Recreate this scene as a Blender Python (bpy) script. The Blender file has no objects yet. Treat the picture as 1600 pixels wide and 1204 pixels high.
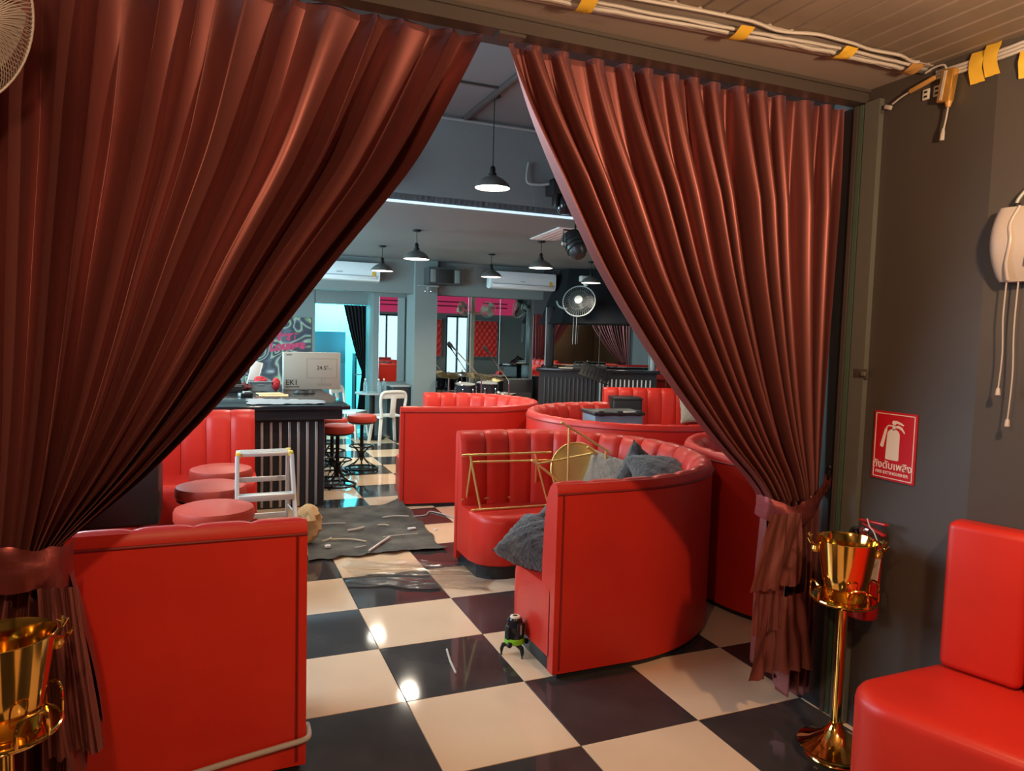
import bpy, bmesh, math, random
import numpy as np
from mathutils import Vector, Matrix

random.seed(7)
scn = bpy.context.scene
COL = scn.collection
PI = math.pi

# ---------------------------------------------------------------- camera
cam_d = bpy.data.cameras.new('camera')
cam = bpy.data.objects.new('camera', cam_d)
COL.objects.link(cam)
scn.camera = cam
cam_d.sensor_fit = 'HORIZONTAL'
cam_d.sensor_width = 36.0
cam_d.lens = 1123.11 / 1600.0 * 36.0
cam_d.clip_start = 0.02
cam_d.clip_end = 200
YAW, PITCH, ROLL = 0.3950795, -0.0687293, 0.0273055
_f = Vector((math.sin(YAW) * math.cos(PITCH), math.cos(YAW) * math.cos(PITCH), math.sin(PITCH)))
_r = Vector((math.cos(YAW), -math.sin(YAW), 0))
_u = _r.cross(_f)
_r2 = math.cos(ROLL) * _r + math.sin(ROLL) * _u
_u2 = -math.sin(ROLL) * _r + math.cos(ROLL) * _u
cam.matrix_world = Matrix(((_r2.x, _u2.x, -_f.x, -1.43144), (_r2.y, _u2.y, -_f.y, -2.56755),
                           (_r2.z, _u2.z, -_f.z, 1.71365), (0, 0, 0, 1)))

# ---------------------------------------------------------------- world, exposure
world = bpy.data.worlds.new('world')
scn.world = world
world.use_nodes = True
world.node_tree.nodes['Background'].inputs[0].default_value = (0.62, 0.86, 1.0, 1)
world.node_tree.nodes['Background'].inputs[1].default_value = 2.2
scn.view_settings.view_transform = 'Standard'
scn.view_settings.look = 'None'
scn.view_settings.gamma = 1.0
scn.view_settings.use_curve_mapping = False
scn.view_settings.exposure = 0.0
scn.cycles.max_bounces = 8
scn.cycles.sample_clamp_indirect = 6.0


def light(name, kind, loc, power, color, radius=0.1, rot=(0, 0, 0), size=None, spot=None):
    d = bpy.data.lights.new(name, kind)
    d.energy = power
    d.color = color
    if kind == 'AREA':
        d.shape = 'RECTANGLE'
        d.size, d.size_y = size
    else:
        d.shadow_soft_size = radius
    if spot:
        d.spot_size, d.spot_blend = spot
    o = bpy.data.objects.new(name, d)
    o.location = loc
    o.rotation_euler = rot
    COL.objects.link(o)
    return o


# daylight entering through the shop windows on the right and the cool light of the kitchen behind the doorway
light('window_daylight', 'AREA', (3.35, -0.30, 1.4), 260, (0.80, 0.92, 1.0), rot=(-PI / 2, 0, 0), size=(0.9, 1.7))
light('window_daylight', 'AREA', (5.25, -0.30, 1.4), 260, (0.80, 0.92, 1.0), rot=(-PI / 2, 0, 0), size=(0.7, 1.7))
light('side_fill_light', 'AREA', (-3.12, 1.9, 2.2), 155, (0.66, 0.84, 1.0), rot=(0, -PI / 2, 0), size=(1.9, 2.2))  # added light from an unseen window, brightens fascia and far room
light('back_fill_light', 'AREA', (-3.12, 6.6, 1.8), 300, (0.55, 0.90, 1.0), rot=(0, -PI / 2, 0), size=(1.5, 2.4))  # added cool light, unseen source, for column, low ceiling and air conditioners
light('kitchen_light', 'AREA', (0.9, 11.6, 2.5), 230, (0.30, 0.88, 0.95), rot=(0, 0, 0), size=(1.6, 0.9))

# ---------------------------------------------------------------- materials
M = {}


def mat(name, color, rough=0.5, metal=0.0, spec=0.5, emit=None, strength=0.0, bump=None, vary=None, coat=0.0, sheen=0.0,
        trans=0.0, alpha=1.0, ior=1.45):
    m = bpy.data.materials.new(name)
    m.use_nodes = True
    nt = m.node_tree
    b = nt.nodes['Principled BSDF']
    b.inputs['Base Color'].default_value = (*color, 1)
    b.inputs['Roughness'].default_value = rough
    b.inputs['Metallic'].default_value = metal
    b.inputs['Specular IOR Level'].default_value = spec
    b.inputs['Coat Weight'].default_value = coat
    b.inputs['Coat Roughness'].default_value = 0.1
    b.inputs['Sheen Weight'].default_value = sheen
    b.inputs['Transmission Weight'].default_value = trans
    b.inputs['Alpha'].default_value = alpha
    b.inputs['IOR'].default_value = ior
    if emit:
        b.inputs['Emission Color'].default_value = (*emit, 1)
        b.inputs['Emission Strength'].default_value = strength
    tc = nt.nodes.new('ShaderNodeTexCoord')
    if vary:                                     # (scale, second colour, contrast)
        sc, c2, lo, hi = vary
        n = nt.nodes.new('ShaderNodeTexNoise')
        n.inputs['Scale'].default_value = sc
        n.inputs['Detail'].default_value = 6
        nt.links.new(tc.outputs['Object'], n.inputs['Vector'])
        r = nt.nodes.new('ShaderNodeValToRGB')
        r.color_ramp.elements[0].position = lo
        r.color_ramp.elements[1].position = hi
        r.color_ramp.elements[0].color = (*color, 1)
        r.color_ramp.elements[1].color = (*c2, 1)
        nt.links.new(n.outputs['Fac'], r.inputs['Fac'])
        nt.links.new(r.outputs['Color'], b.inputs['Base Color'])
    if bump:                                     # (scale, strength, distance)
        sc, st, di = bump
        n2 = nt.nodes.new('ShaderNodeTexNoise')
        n2.inputs['Scale'].default_value = sc
        n2.inputs['Detail'].default_value = 4
        nt.links.new(tc.outputs['Object'], n2.inputs['Vector'])
        bp = nt.nodes.new('ShaderNodeBump')
        bp.inputs['Strength'].default_value = st
        bp.inputs['Distance'].default_value = di
        nt.links.new(n2.outputs['Fac'], bp.inputs['Height'])
        nt.links.new(bp.outputs['Normal'], b.inputs['Normal'])
    M[name] = m
    return m


mat('leather', (0.62, 0.027, 0.014), 0.40, spec=0.45, bump=(260, 0.05, 0.002), vary=(2.2, (0.52, 0.022, 0.014), 0.35, 0.75))
mat('leather_seam', (0.22, 0.008, 0.006), 0.5)
mat('stool_vinyl', (0.48, 0.055, 0.032), 0.5, bump=(200, 0.06, 0.002))
mat('satin', (0.265, 0.088, 0.082), 0.46, metal=0.70, spec=0.5)
mat('satin_band', (0.27, 0.062, 0.062), 0.36, metal=0.75, bump=(18, 0.25, 0.01))
mat('wall_black', (0.056, 0.047, 0.042), 0.5, vary=(1.6, (0.072, 0.061, 0.054), 0.35, 0.8), bump=(60, 0.05, 0.003))
mat('wall_grey', (0.20, 0.235, 0.235), 0.6, vary=(1.3, (0.225, 0.26, 0.26), 0.3, 0.8))
mat('ceiling_grey', (0.20, 0.215, 0.22), 0.55)
mat('ceiling_black', (0.34, 0.285, 0.255), 0.6)
mat('ceiling_rib', (0.24, 0.185, 0.145), 0.55, vary=(3.0, (0.19, 0.145, 0.115), 0.4, 0.7))
mat('rail_metal', (0.095, 0.078, 0.072), 0.45, metal=0.3)
mat('jamb_metal', (0.17, 0.175, 0.16), 0.45, metal=0.4, bump=(30, 0.08, 0.002))
mat('green_strip', (0.07, 0.11, 0.085), 0.25)
mat('tile_dark', (0.040, 0.034, 0.033), 0.07, spec=0.45, vary=(3.5, (0.062, 0.052, 0.050), 0.40, 0.75))
mat('tile_light', (0.76, 0.555, 0.37), 0.07, spec=0.45, vary=(2.6, (0.70, 0.50, 0.33), 0.42, 0.8))
mat('grout', (0.11, 0.10, 0.09), 0.8)
mat('black_wood', (0.016, 0.017, 0.020), 0.42)
mat('black_gloss', (0.014, 0.015, 0.018), 0.12)
mat('black_leather', (0.014, 0.013, 0.014), 0.42)
mat('black_metal', (0.012, 0.012, 0.013), 0.38, metal=0.4)
mat('black_plastic', (0.018, 0.018, 0.019), 0.4)
mat('black_cloth', (0.014, 0.015, 0.018), 0.9, spec=0.15)
mat('slat_silver', (0.48, 0.45, 0.42), 0.35, metal=0.6)
mat('slat_dim', (0.025, 0.026, 0.028), 0.35, metal=0.3)
mat('gold', (0.83, 0.53, 0.14), 0.10, metal=1.0)
mat('gold_brushed', (0.86, 0.62, 0.22), 0.38, metal=0.75)
mat('aluminium', (0.66, 0.64, 0.60), 0.42, metal=0.6)
mat('ladder_yellow', (0.78, 0.52, 0.05), 0.45)
mat('chrome', (0.75, 0.76, 0.78), 0.12, metal=1.0)
mat('white_plastic', (0.72, 0.70, 0.66), 0.35)
mat('cream_plastic', (0.62, 0.58, 0.45), 0.45)
mat('ac_white', (0.80, 0.86, 0.90), 0.3)
mat('housing', (0.42, 0.365, 0.335), 0.4)
mat('cable_white', (0.46, 0.43, 0.41), 0.5)
mat('tape_yellow', (0.78, 0.48, 0.05), 0.5)
mat('tape_brown', (0.50, 0.27, 0.08), 0.3)
mat('foil', (0.75, 0.42, 0.10), 0.2, metal=0.7)
mat('sign_red', (0.52, 0.006, 0.012), 0.35)
mat('sign_white', (0.80, 0.72, 0.66), 0.4)
mat('ext_red', (0.42, 0.012, 0.012), 0.25)
mat('tag_paper', (0.70, 0.66, 0.62), 0.6)
mat('fur', (0.085, 0.078, 0.076), 0.95, sheen=0.25, vary=(28, (0.045, 0.042, 0.042), 0.4, 0.65), bump=(60, 0.9, 0.012))
mat('fur_beige', (0.34, 0.30, 0.24), 0.95, sheen=0.4, bump=(60, 0.8, 0.01))
mat('mat_grey', (0.045, 0.043, 0.037), 0.75, vary=(5, (0.125, 0.118, 0.10), 0.38, 0.72), bump=(22, 0.5, 0.01))
mat('debris_light', (0.50, 0.45, 0.38), 0.6)
mat('debris_cream', (0.55, 0.45, 0.30), 0.6)
mat('paper_bag', (0.55, 0.34, 0.15), 0.7, bump=(14, 0.5, 0.02))
mat('box_card', (0.29, 0.275, 0.24), 0.65)
mat('box_print', (0.19, 0.18, 0.16), 0.65)
mat('box_ink', (0.03, 0.03, 0.035), 0.6)
mat('envelope', (0.62, 0.43, 0.22), 0.7)
mat('basket_grey', (0.20, 0.25, 0.27), 0.5)
mat('cloth_red', (0.42, 0.02, 0.03), 0.8)
mat('cloth_maroon', (0.10, 0.01, 0.018), 0.8)
mat('paper_white', (0.66, 0.63, 0.60), 0.7)
mat('grey_film', (0.30, 0.34, 0.38), 0.3)
mat('laser_green', (0.20, 0.52, 0.02), 0.4)
mat('lamp_shade', (0.13, 0.132, 0.122), 0.35, metal=0.3)
mat('lamp_inner', (0.8, 0.76, 0.66), 0.5)
mat('bulb_glow', (1, 1, 1), 0.5, emit=(1.0, 0.93, 0.80), strength=9.0)
mat('warm_glow', (1, 1, 1), 0.5, emit=(1.0, 0.66, 0.36), strength=20.0)
mat('mirror_glass', (0.60, 0.64, 0.63), 0.015, metal=1.0)
mat('mirror_edge', (0.35, 0.42, 0.42), 0.2, metal=0.6)
mat('glass', (0.95, 1, 1), 0.02, trans=1.0, ior=1.02)


def film_mat():
    m = bpy.data.materials.new('film')
    m.use_nodes = True
    nt = m.node_tree
    out = nt.nodes['Material Output']
    tr = nt.nodes.new('ShaderNodeBsdfTransparent')
    tr.inputs[0].default_value = (0.93, 0.93, 0.93, 1)
    gl = nt.nodes.new('ShaderNodeBsdfGlossy')
    gl.inputs['Roughness'].default_value = 0.16
    lw = nt.nodes.new('ShaderNodeFresnel')
    lw.inputs[0].default_value = 1.24
    mx_ = nt.nodes.new('ShaderNodeMixShader')
    nt.links.new(lw.outputs[0], mx_.inputs[0])
    nt.links.new(tr.outputs[0], mx_.inputs[1])
    nt.links.new(gl.outputs[0], mx_.inputs[2])
    df = nt.nodes.new('ShaderNodeBsdfDiffuse')
    df.inputs[0].default_value = (0.8, 0.8, 0.8, 1)
    mx2 = nt.nodes.new('ShaderNodeMixShader')
    mx2.inputs[0].default_value = 0.035
    nt.links.new(mx_.outputs[0], mx2.inputs[1])
    nt.links.new(df.outputs[0], mx2.inputs[2])
    nt.links.new(mx2.outputs[0], out.inputs['Surface'])
    M['film'] = m


film_mat()
mat('bottle_pet', (0.80, 0.92, 0.95), 0.08, trans=0.85, ior=1.2)
mat('kitchen_wall', (0.20, 0.66, 0.70), 0.6)
mat('fridge', (0.30, 0.55, 0.70), 0.3, metal=0.2)
mat('pink_banner', (0.85, 0.06, 0.20), 0.5, emit=(0.85, 0.05, 0.17), strength=0.45)  # emission stands in for daylight shining through the sheet
mat('banner_ink', (0.12, 0.02, 0.03), 0.6)
mat('tuft_red', (0.85, 0.05, 0.045), 0.35)
mat('led_strip', (0.8, 0.9, 1.0), 0.4, emit=(0.55, 0.80, 1.0), strength=0.9)
mat('drum_shell', (0.02, 0.022, 0.03), 0.15)
mat('cymbal', (0.60, 0.46, 0.18), 0.22, metal=1.0)
mat('drum_head', (0.55, 0.55, 0.52), 0.5)
mat('crate_blue', (0.18, 0.24, 0.30), 0.45)
mat('speaker_grille', (0.022, 0.022, 0.022), 0.7, bump=(300, 0.5, 0.002))
mat('speaker_grey', (0.06, 0.065, 0.066), 0.5)
mat('frame_grey', (0.30, 0.33, 0.33), 0.4)
mat('outlet_white', (0.58, 0.54, 0.50), 0.5)
mat('vent_pink', (0.68, 0.60, 0.58), 0.5)
mat('vent_stripe', (0.50, 0.34, 0.33), 0.5)
mat('pavement', (0.55, 0.55, 0.53), 0.8)


def mural_mat():
    m = bpy.data.materials.new('mural_flames')
    m.use_nodes = True
    nt = m.node_tree
    b = nt.nodes['Principled BSDF']
    b.inputs['Roughness'].default_value = 0.6
    tc = nt.nodes.new('ShaderNodeTexCoord')
    n = nt.nodes.new('ShaderNodeTexNoise')
    n.inputs['Scale'].default_value = 2.4
    n.inputs['Detail'].default_value = 1.5
    n.inputs['Distortion'].default_value = 0.6
    nt.links.new(tc.outputs['Object'], n.inputs['Vector'])
    mu = nt.nodes.new('ShaderNodeMath')
    mu.operation = 'MULTIPLY'
    mu.inputs[1].default_value = 9.0
    nt.links.new(n.outputs['Fac'], mu.inputs[0])
    fr = nt.nodes.new('ShaderNodeMath')
    fr.operation = 'FRACT'
    nt.links.new(mu.outputs[0], fr.inputs[0])
    r = nt.nodes.new('ShaderNodeValToRGB')
    cr = r.color_ramp
    cr.elements[0].color = (0.035, 0.045, 0.055, 1)
    cr.elements[1].color = (0.05, 0.06, 0.075, 1)
    for p, c in ((0.32, (0.08, 0.07, 0.11, 1)), (0.5, (0.30, 0.42, 0.20, 1)), (0.58, (0.40, 0.45, 0.43, 1)), (0.72, (0.12, 0.14, 0.18, 1))):
        e = cr.elements.new(p)
        e.color = c
    nt.links.new(fr.outputs[0], r.inputs['Fac'])
    nt.links.new(r.outputs['Color'], b.inputs['Base Color'])
    M['mural'] = m


mural_mat()
mat('mural_pink', (0.55, 0.06, 0.14), 0.6)

# ---------------------------------------------------------------- mesh helpers


class MB:
    """collects geometry for one mesh object"""

    def __init__(self):
        self.v, self.f = [], []

    def add(self, vs, fs):
        o = len(self.v)
        self.v += [tuple(p) for p in vs]
        self.f += [tuple(i + o for i in f) for f in fs]
        return self

    def box(self, c, s, rz=0.0, bevel=0.0, mtx=None, seg=2):
        bm = bmesh.new()
        bmesh.ops.create_cube(bm, size=1.0)
        for v in bm.verts:
            v.co = Vector((v.co.x * s[0], v.co.y * s[1], v.co.z * s[2]))
        if bevel > 0:
            bmesh.ops.bevel(bm, geom=list(bm.edges), offset=bevel, segments=seg, affect='EDGES', profile=0.5)
        m = Matrix.Translation(Vector(c)) @ Matrix.Rotation(rz, 4, 'Z')
        if mtx is not None:
            m = Matrix.Translation(Vector(c)) @ mtx.to_4x4()
        bm.verts.ensure_lookup_table()
        self.add([m @ v.co for v in bm.verts], [[v.index for v in f.verts] for f in bm.faces])
        bm.free()
        return self

    def tube(self, pts, r, n=8, cap=True, closed=False):
        pts = [Vector(p) for p in pts]
        k = len(pts)
        rs = r if isinstance(r, (list, tuple)) else [r] * k
        up = None
        vs, fs = [], []
        for i, p in enumerate(pts):
            a = pts[i - 1] if (i > 0 or closed) else p
            b = pts[(i + 1) % k] if (i < k - 1 or closed) else p
            t = (b - a)
            t = t.normalized() if t.length > 1e-9 else Vector((0, 0, 1))
            if up is None:
                up = Vector((0, 0, 1)) if abs(t.z) < 0.9 else Vector((1, 0, 0))
            x = t.cross(up)
            x = x.normalized() if x.length > 1e-6 else t.orthogonal().normalized()
            y = x.cross(t)
            y.normalize()
            up = y
            for j in range(n):
                an = 2 * PI * j / n
                vs.append(p + rs[i] * (math.cos(an) * x + math.sin(an) * y))
        m = k if closed else k - 1
        for i in range(m):
            i2 = (i + 1) % k
            for j in range(n):
                j2 = (j + 1) % n
                fs.append((i * n + j, i * n + j2, i2 * n + j2, i2 * n + j))
        if cap and not closed:
            fs.append(tuple(range(n - 1, -1, -1)))
            fs.append(tuple((k - 1) * n + j for j in range(n)))
        return self.add(vs, fs)

    def lathe(self, prof, c=(0, 0, 0), n=32, mtx=None, sx=1, sy=1):
        vs, fs = [], []
        k = len(prof)
        for j in range(n):
            a = 2 * PI * j / n
            for (r, z) in prof:
                p = Vector((r * math.cos(a) * sx, r * math.sin(a) * sy, z))
                if mtx is not None:
                    p = mtx @ p
                vs.append(p + Vector(c))
        for j in range(n):
            j2 = (j + 1) % n
            for i in range(k - 1):
                fs.append((j * k + i, j2 * k + i, j2 * k + i + 1, j * k + i + 1))
        return self.add(vs, fs)

    def prism(self, poly, z0, z1, mtx=None):
        k = len(poly)
        vs = [Vector((x, y, z0)) for x, y in poly] + [Vector((x, y, z1)) for x, y in poly]
        if mtx is not None:
            vs = [mtx @ v for v in vs]
        fs = [tuple(range(k - 1, -1, -1)), tuple(range(k, 2 * k))]
        for i in range(k):
            j = (i + 1) % k
            fs.append((i, j, k + j, k + i))
        return self.add(vs, fs)

    def grid(self, rows):
        n, m = len(rows), len(rows[0])
        vs = [p for r in rows for p in r]
        fs = [(i * m + j, i * m + j + 1, (i + 1) * m + j + 1, (i + 1) * m + j) for i in range(n - 1) for j in range(m - 1)]
        return self.add(vs, fs)

    def mesh(self, name, material, smooth=True, angle=40):
        me = bpy.data.meshes.new(name)
        me.from_pydata([tuple(p) for p in self.v], [], self.f)
        me.materials.append(M[material])
        bm = bmesh.new()
        bm.from_mesh(me)
        bmesh.ops.recalc_face_normals(bm, faces=bm.faces)
        if smooth:
            ca = math.radians(angle)
            for f in bm.faces:
                f.smooth = True
            for e in bm.edges:
                if len(e.link_faces) == 2 and e.calc_face_angle(0) > ca:
                    e.smooth = False
        bm.to_mesh(me)
        bm.free()
        me.update()
        return me

    def build(self, name, material, parent=None, loc=None, smooth=True, angle=40, label=None, kind=None):
        return link(name, self.mesh(name, material, smooth, angle), parent, loc, label, kind)


def link(name, me, parent=None, loc=None, label=None, kind=None):
    o = bpy.data.objects.new(name, me)
    COL.objects.link(o)
    if parent is not None:
        o.parent = parent
    if loc is not None:
        o.location = loc
    if label:
        o['label'] = label
    if kind:
        o['kind'] = kind
    return o


def thing(name, label, cat, loc=(0, 0, 0), rz=0.0, group=None, rot=None):
    o = bpy.data.objects.new(name, None)
    o.empty_display_size = 0.05
    COL.objects.link(o)
    o.location = loc
    o.rotation_euler = rot if rot else (0, 0, rz)
    o['label'] = label
    o['category'] = cat
    if group:
        o['group'] = group
    return o


def tag(o, label, cat, group=None):
    o['label'] = label
    o['category'] = cat
    if group:
        o['group'] = group
    return o


def struct(name, mb, material, parent=None, smooth=False):
    o = mb.build(name, material, parent, smooth=smooth)
    if parent is None:
        o['kind'] = 'structure'
    return o


def copy_thing(root, loc, rz, label, group=None):
    r = root.copy()
    COL.objects.link(r)
    r.location = loc
    r.rotation_euler = (0, 0, rz)
    r['label'] = label
    if group:
        r['group'] = group
    for ch in list(root.children):
        c = ch.copy()
        COL.objects.link(c)
        c.parent = r
        for g in list(ch.children):
            d = g.copy()
            COL.objects.link(d)
            d.parent = c
    return r


def spline(pts, n=8):
    pts = [Vector(p) for p in pts]
    out = []
    for i in range(len(pts) - 1):
        p0 = pts[max(i - 1, 0)]
        p1, p2 = pts[i], pts[i + 1]
        p3 = pts[min(i + 2, len(pts) - 1)]
        for k in range(n):
            t = k / n
            out.append(0.5 * ((2 * p1) + (p2 - p0) * t + (2 * p0 - 5 * p1 + 4 * p2 - p3) * t * t + (3 * p1 - p0 - 3 * p2 + p3) * t ** 3))
    out.append(pts[-1])
    return out


def text_part(name, s, size, material, parent, origin, xdir, ydir, align='CENTER', extrude=0.0004, bold=0.0, shear=0.0):
    cu = bpy.data.curves.new(name, 'FONT')
    cu.body = s
    cu.size = size
    cu.align_x = align
    cu.align_y = 'CENTER'
    cu.extrude = extrude
    cu.offset = bold
    cu.shear = shear
    tmp = bpy.data.objects.new('tmp', cu)
    COL.objects.link(tmp)
    dg = bpy.context.evaluated_depsgraph_get()
    me = bpy.data.meshes.new_from_object(tmp.evaluated_get(dg))
    bpy.data.objects.remove(tmp)
    me.name = name
    me.materials.clear()
    me.materials.append(M[material])
    x, y = Vector(xdir), Vector(ydir)
    z = x.cross(y)
    o = Vector(origin)
    me.transform(Matrix(((x.x, y.x, z.x, o.x), (x.y, y.y, z.y, o.y), (x.z, y.z, z.z, o.z), (0, 0, 0, 1))))
    return link(name, me, parent)


def frame_mtx(xdir, ydir):
    x, y = Vector(xdir).normalized(), Vector(ydir).normalized()
    z = x.cross(y)
    return Matrix(((x.x, y.x, z.x), (x.y, y.y, z.y), (x.z, y.z, z.z)))


# ================================================================ THE SETTING
# floor: each tile its own piece; white where column + row is odd
T = 0.6
floor = struct('floor', MB().box((2.0, 3.2, -0.03), (15.0, 18.0, 0.04)), 'grout')


def tile_mesh(name, m, sx=T, sy=T):
    g = 0.0016
    b = 0.0014
    x0, x1, y0, y1 = g, sx - g, g, sy - g
    vs = [(x0, y0, -0.012), (x1, y0, -0.012), (x1, y1, -0.012), (x0, y1, -0.012),
          (x0, y0, -0.0012), (x1, y0, -0.0012), (x1, y1, -0.0012), (x0, y1, -0.0012),
          (x0 + b, y0 + b, 0), (x1 - b, y0 + b, 0), (x1 - b, y1 - b, 0), (x0 + b, y1 - b, 0)]
    fs = [(8, 9, 10, 11)] + [(4 + i, 4 + (i + 1) % 4, 8 + (i + 1) % 4, 8 + i) for i in range(4)] + \
         [(i, (i + 1) % 4, 4 + (i + 1) % 4, 4 + i) for i in range(4)]
    return MB().add(vs, fs).mesh(name, m, smooth=False)


TM = [tile_mesh('tile_dark_mesh', 'tile_dark'), tile_mesh('tile_light_mesh', 'tile_light')]
rest = {0: MB(), 1: MB()}


def seen(i, j):
    p = Vector(((i + .5) * T, (j + .5) * T, 0)) - Vector((-1.43144, -2.56755, 1.71365))
    d = p.dot(_f)
    if d < 0.6:
        return False
    u, v = 800 + 1123 * p.dot(_r2) / d, 602 - 1123 * p.dot(_u2) / d
    return -150 < u < 1750 and v < 1420 and d < 13.5


cnt = 0
for j in range(-9, 20):
    for i in range(-7, 16):
        k = (i + j) % 2
        if seen(i, j) and -4 <= i <= 8 and cnt < 290:
            o = link('floor_tile', TM[k], floor, (i * T, j * T, 0))
            cnt += 1
        else:
            b = 0.002
            x0, y0 = i * T + b, j * T + b
            x1, y1 = x0 + T - 2 * b, y0 + T - 2 * b
            rest[k].add([(x0, y0, 0), (x1, y0, 0), (x1, y1, 0), (x0, y1, 0)], [(0, 1, 2, 3)])
rest[0].build('floor_tile_dark', 'tile_dark', floor, smooth=False, kind='stuff')
rest[1].build('floor_tile_light', 'tile_light', floor, smooth=False, kind='stuff')

# foreground room shell
XW = 1.227
AW = math.radians(17)                     # the right wall turns outward nearer the camera
wdir = Vector((math.sin(AW), -math.cos(AW), 0))
P1 = Vector((XW, -0.74, 0))
P2 = P1 + wdir * 4.6
struct('wall_right', MB().prism([(XW, -0.74), (XW, 0.02), (XW + 0.14, 0.02), (XW + 0.14, -0.70)], 0, 2.84), 'wall_black')
nrm = Vector((-math.cos(AW), -math.sin(AW), 0))
q1, q2 = P1 - nrm * 0.14, P2 - nrm * 0.14
struct('wall_right_angled', MB().prism([(P1.x, P1.y), (q1.x, q1.y), (q2.x, q2.y), (P2.x, P2.y)], 0, 2.84), 'wall_black')
struct('wall_left', MB().box((-2.72, -2.4, 1.42), (0.12, 4.9, 2.84)), 'wall_black')
struct('wall_behind', MB().box((0, -4.9, 1.42), (5.6, 0.12, 2.84)), 'wall_black')
# soffit board behind the rail, ribbed ceiling sheet
struct('trim_soffit', MB().box((-0.4, -0.30, 2.86), (4.8, 0.36, 0.06)), 'ceiling_black')
rib = MB()
x = -2.8
while x < 3.0:
    rib.prism([(x, 2.835), (x + 0.080, 2.835), (x + 0.084, 2.841), (x + 0.096, 2.841), (x + 0.10, 2.835), (x + 0.10, 2.90), (x, 2.90)], -5.0, -0.48,
              Matrix(((1, 0, 0), (0, 0, 1), (0, 1, 0))))
    x += 0.10
struct('ceiling', rib, 'ceiling_rib')

# curtain rail / opening frame
rail = struct('trim_1', MB().box((-0.55, -0.135, 2.80), (3.9, 0.07, 0.055)), 'rail_metal')
MB().box((-0.55, -0.175, 2.822), (3.9, 0.012, 0.012)).build('rail_lip', 'rail_metal', rail, smooth=False)
MB().box((-0.46, -0.135, 2.768), (0.10, 0.05, 0.012)).build('rail_joiner', 'rail_metal', rail, smooth=False)
jamb = struct('trim_2', MB().box((1.214, -0.215, 1.385), (0.028, 0.075, 2.77)), 'jamb_metal')
MB().box((1.210, -0.160, 1.385), (0.022, 0.022, 2.76)).build('glazing_strip', 'green_strip', jamb, smooth=False)
MB().box((1.208, -0.135, 1.385), (0.030, 0.020, 2.76)).build('channel_lip', 'rail_metal', jamb, smooth=False)
MB().box((1.216, -0.045, 1.385), (0.026, 0.16, 2.76)).build('jamb_gap_filler', 'black_wood', jamb, smooth=False)  # dark filler added to close the bright gap beside the curtain
lt = MB().box((1.205, -0.235, 1.59), (0.012, 0.075, 0.042), bevel=0.003).build('latch_plate', 'rail_metal', jamb)
MB().box((1.196, -0.255, 1.59), (0.010, 0.022, 0.018), bevel=0.002).build('latch_bolt', 'jamb_metal', lt)
struct('wall_header', MB().box((-0.7, 0.0, 3.30), (4.1, 0.16, 0.96)), 'wall_black')
struct('wall_left_return', MB().box((-2.62, -0.06, 1.42), (0.12, 0.2, 2.84)), 'wall_black')

# far room shell
struct('ceiling_high', MB().box((3.0, 1.90, 3.74), (12.6, 3.95, 0.08)), 'ceiling_grey')
fas = struct('wall_fascia', MB().box((3.0, 3.92, 3.29), (12.6, 0.14, 0.82)), 'wall_grey')
MB().box((3.0, 3.842, 2.886), (12.4, 0.014, 0.022)).build('led_strip', 'led_strip', fas, smooth=False)
struct('ceiling_low', MB().box((3.0, 6.95, 2.92), (12.6, 6.2, 0.08)), 'ceiling_grey')
struct('wall_bulkhead', MB().box((1.28, 8.95, 2.62), (9.0, 0.30, 0.54)), 'wall_grey')
struct('wall_back', MB().prism([(-3.3, 9.8), (0.14, 9.8), (0.14, 9.95), (-3.3, 9.95)], 0, 2.9), 'wall_grey')
struct('wall_back_pier', MB().box((1.46, 9.63, 1.45), (0.90, 0.66, 2.9)), 'wall_grey')
struct('wall_door_head', MB().box((0.58, 9.88, 2.56), (0.90, 0.16, 0.78)), 'wall_grey')
struct('wall_far_left', MB().box((-3.3, 5.0, 1.85), (0.12, 10.0, 3.7)), 'wall_grey')
struct('column', MB().box((1.735, 8.96, 1.45), (0.37, 0.52, 2.90)), 'wall_grey')
struct('wall_mirror_backing', MB().box((2.75, 8.99, 1.2), (2.3, 0.14, 2.4)), 'wall_grey')
# angled stage wall
SN = Vector((-0.4848, -0.8746, 0))          # faces the opening
SD = Vector((0.8746, -0.4848, 0))
S0 = Vector((3.70, 8.862, 0))
S1 = S0 + SD * 5.2


def wallprism(a, b, n, t0, t1, z0, z1):
    return MB().prism([tuple((a + n * t0)[:2]), tuple((b + n * t0)[:2]), tuple((b + n * t1)[:2]), tuple((a + n * t1)[:2])], z0, z1)


struct('wall_stage', wallprism(S0, S1, SN, -0.16, -0.02, 0, 2.9), 'black_wood')
struct('wall_far_right', MB().box((9.0, 3.5, 1.85), (0.12, 7.4, 3.7)), 'wall_grey')
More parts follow.
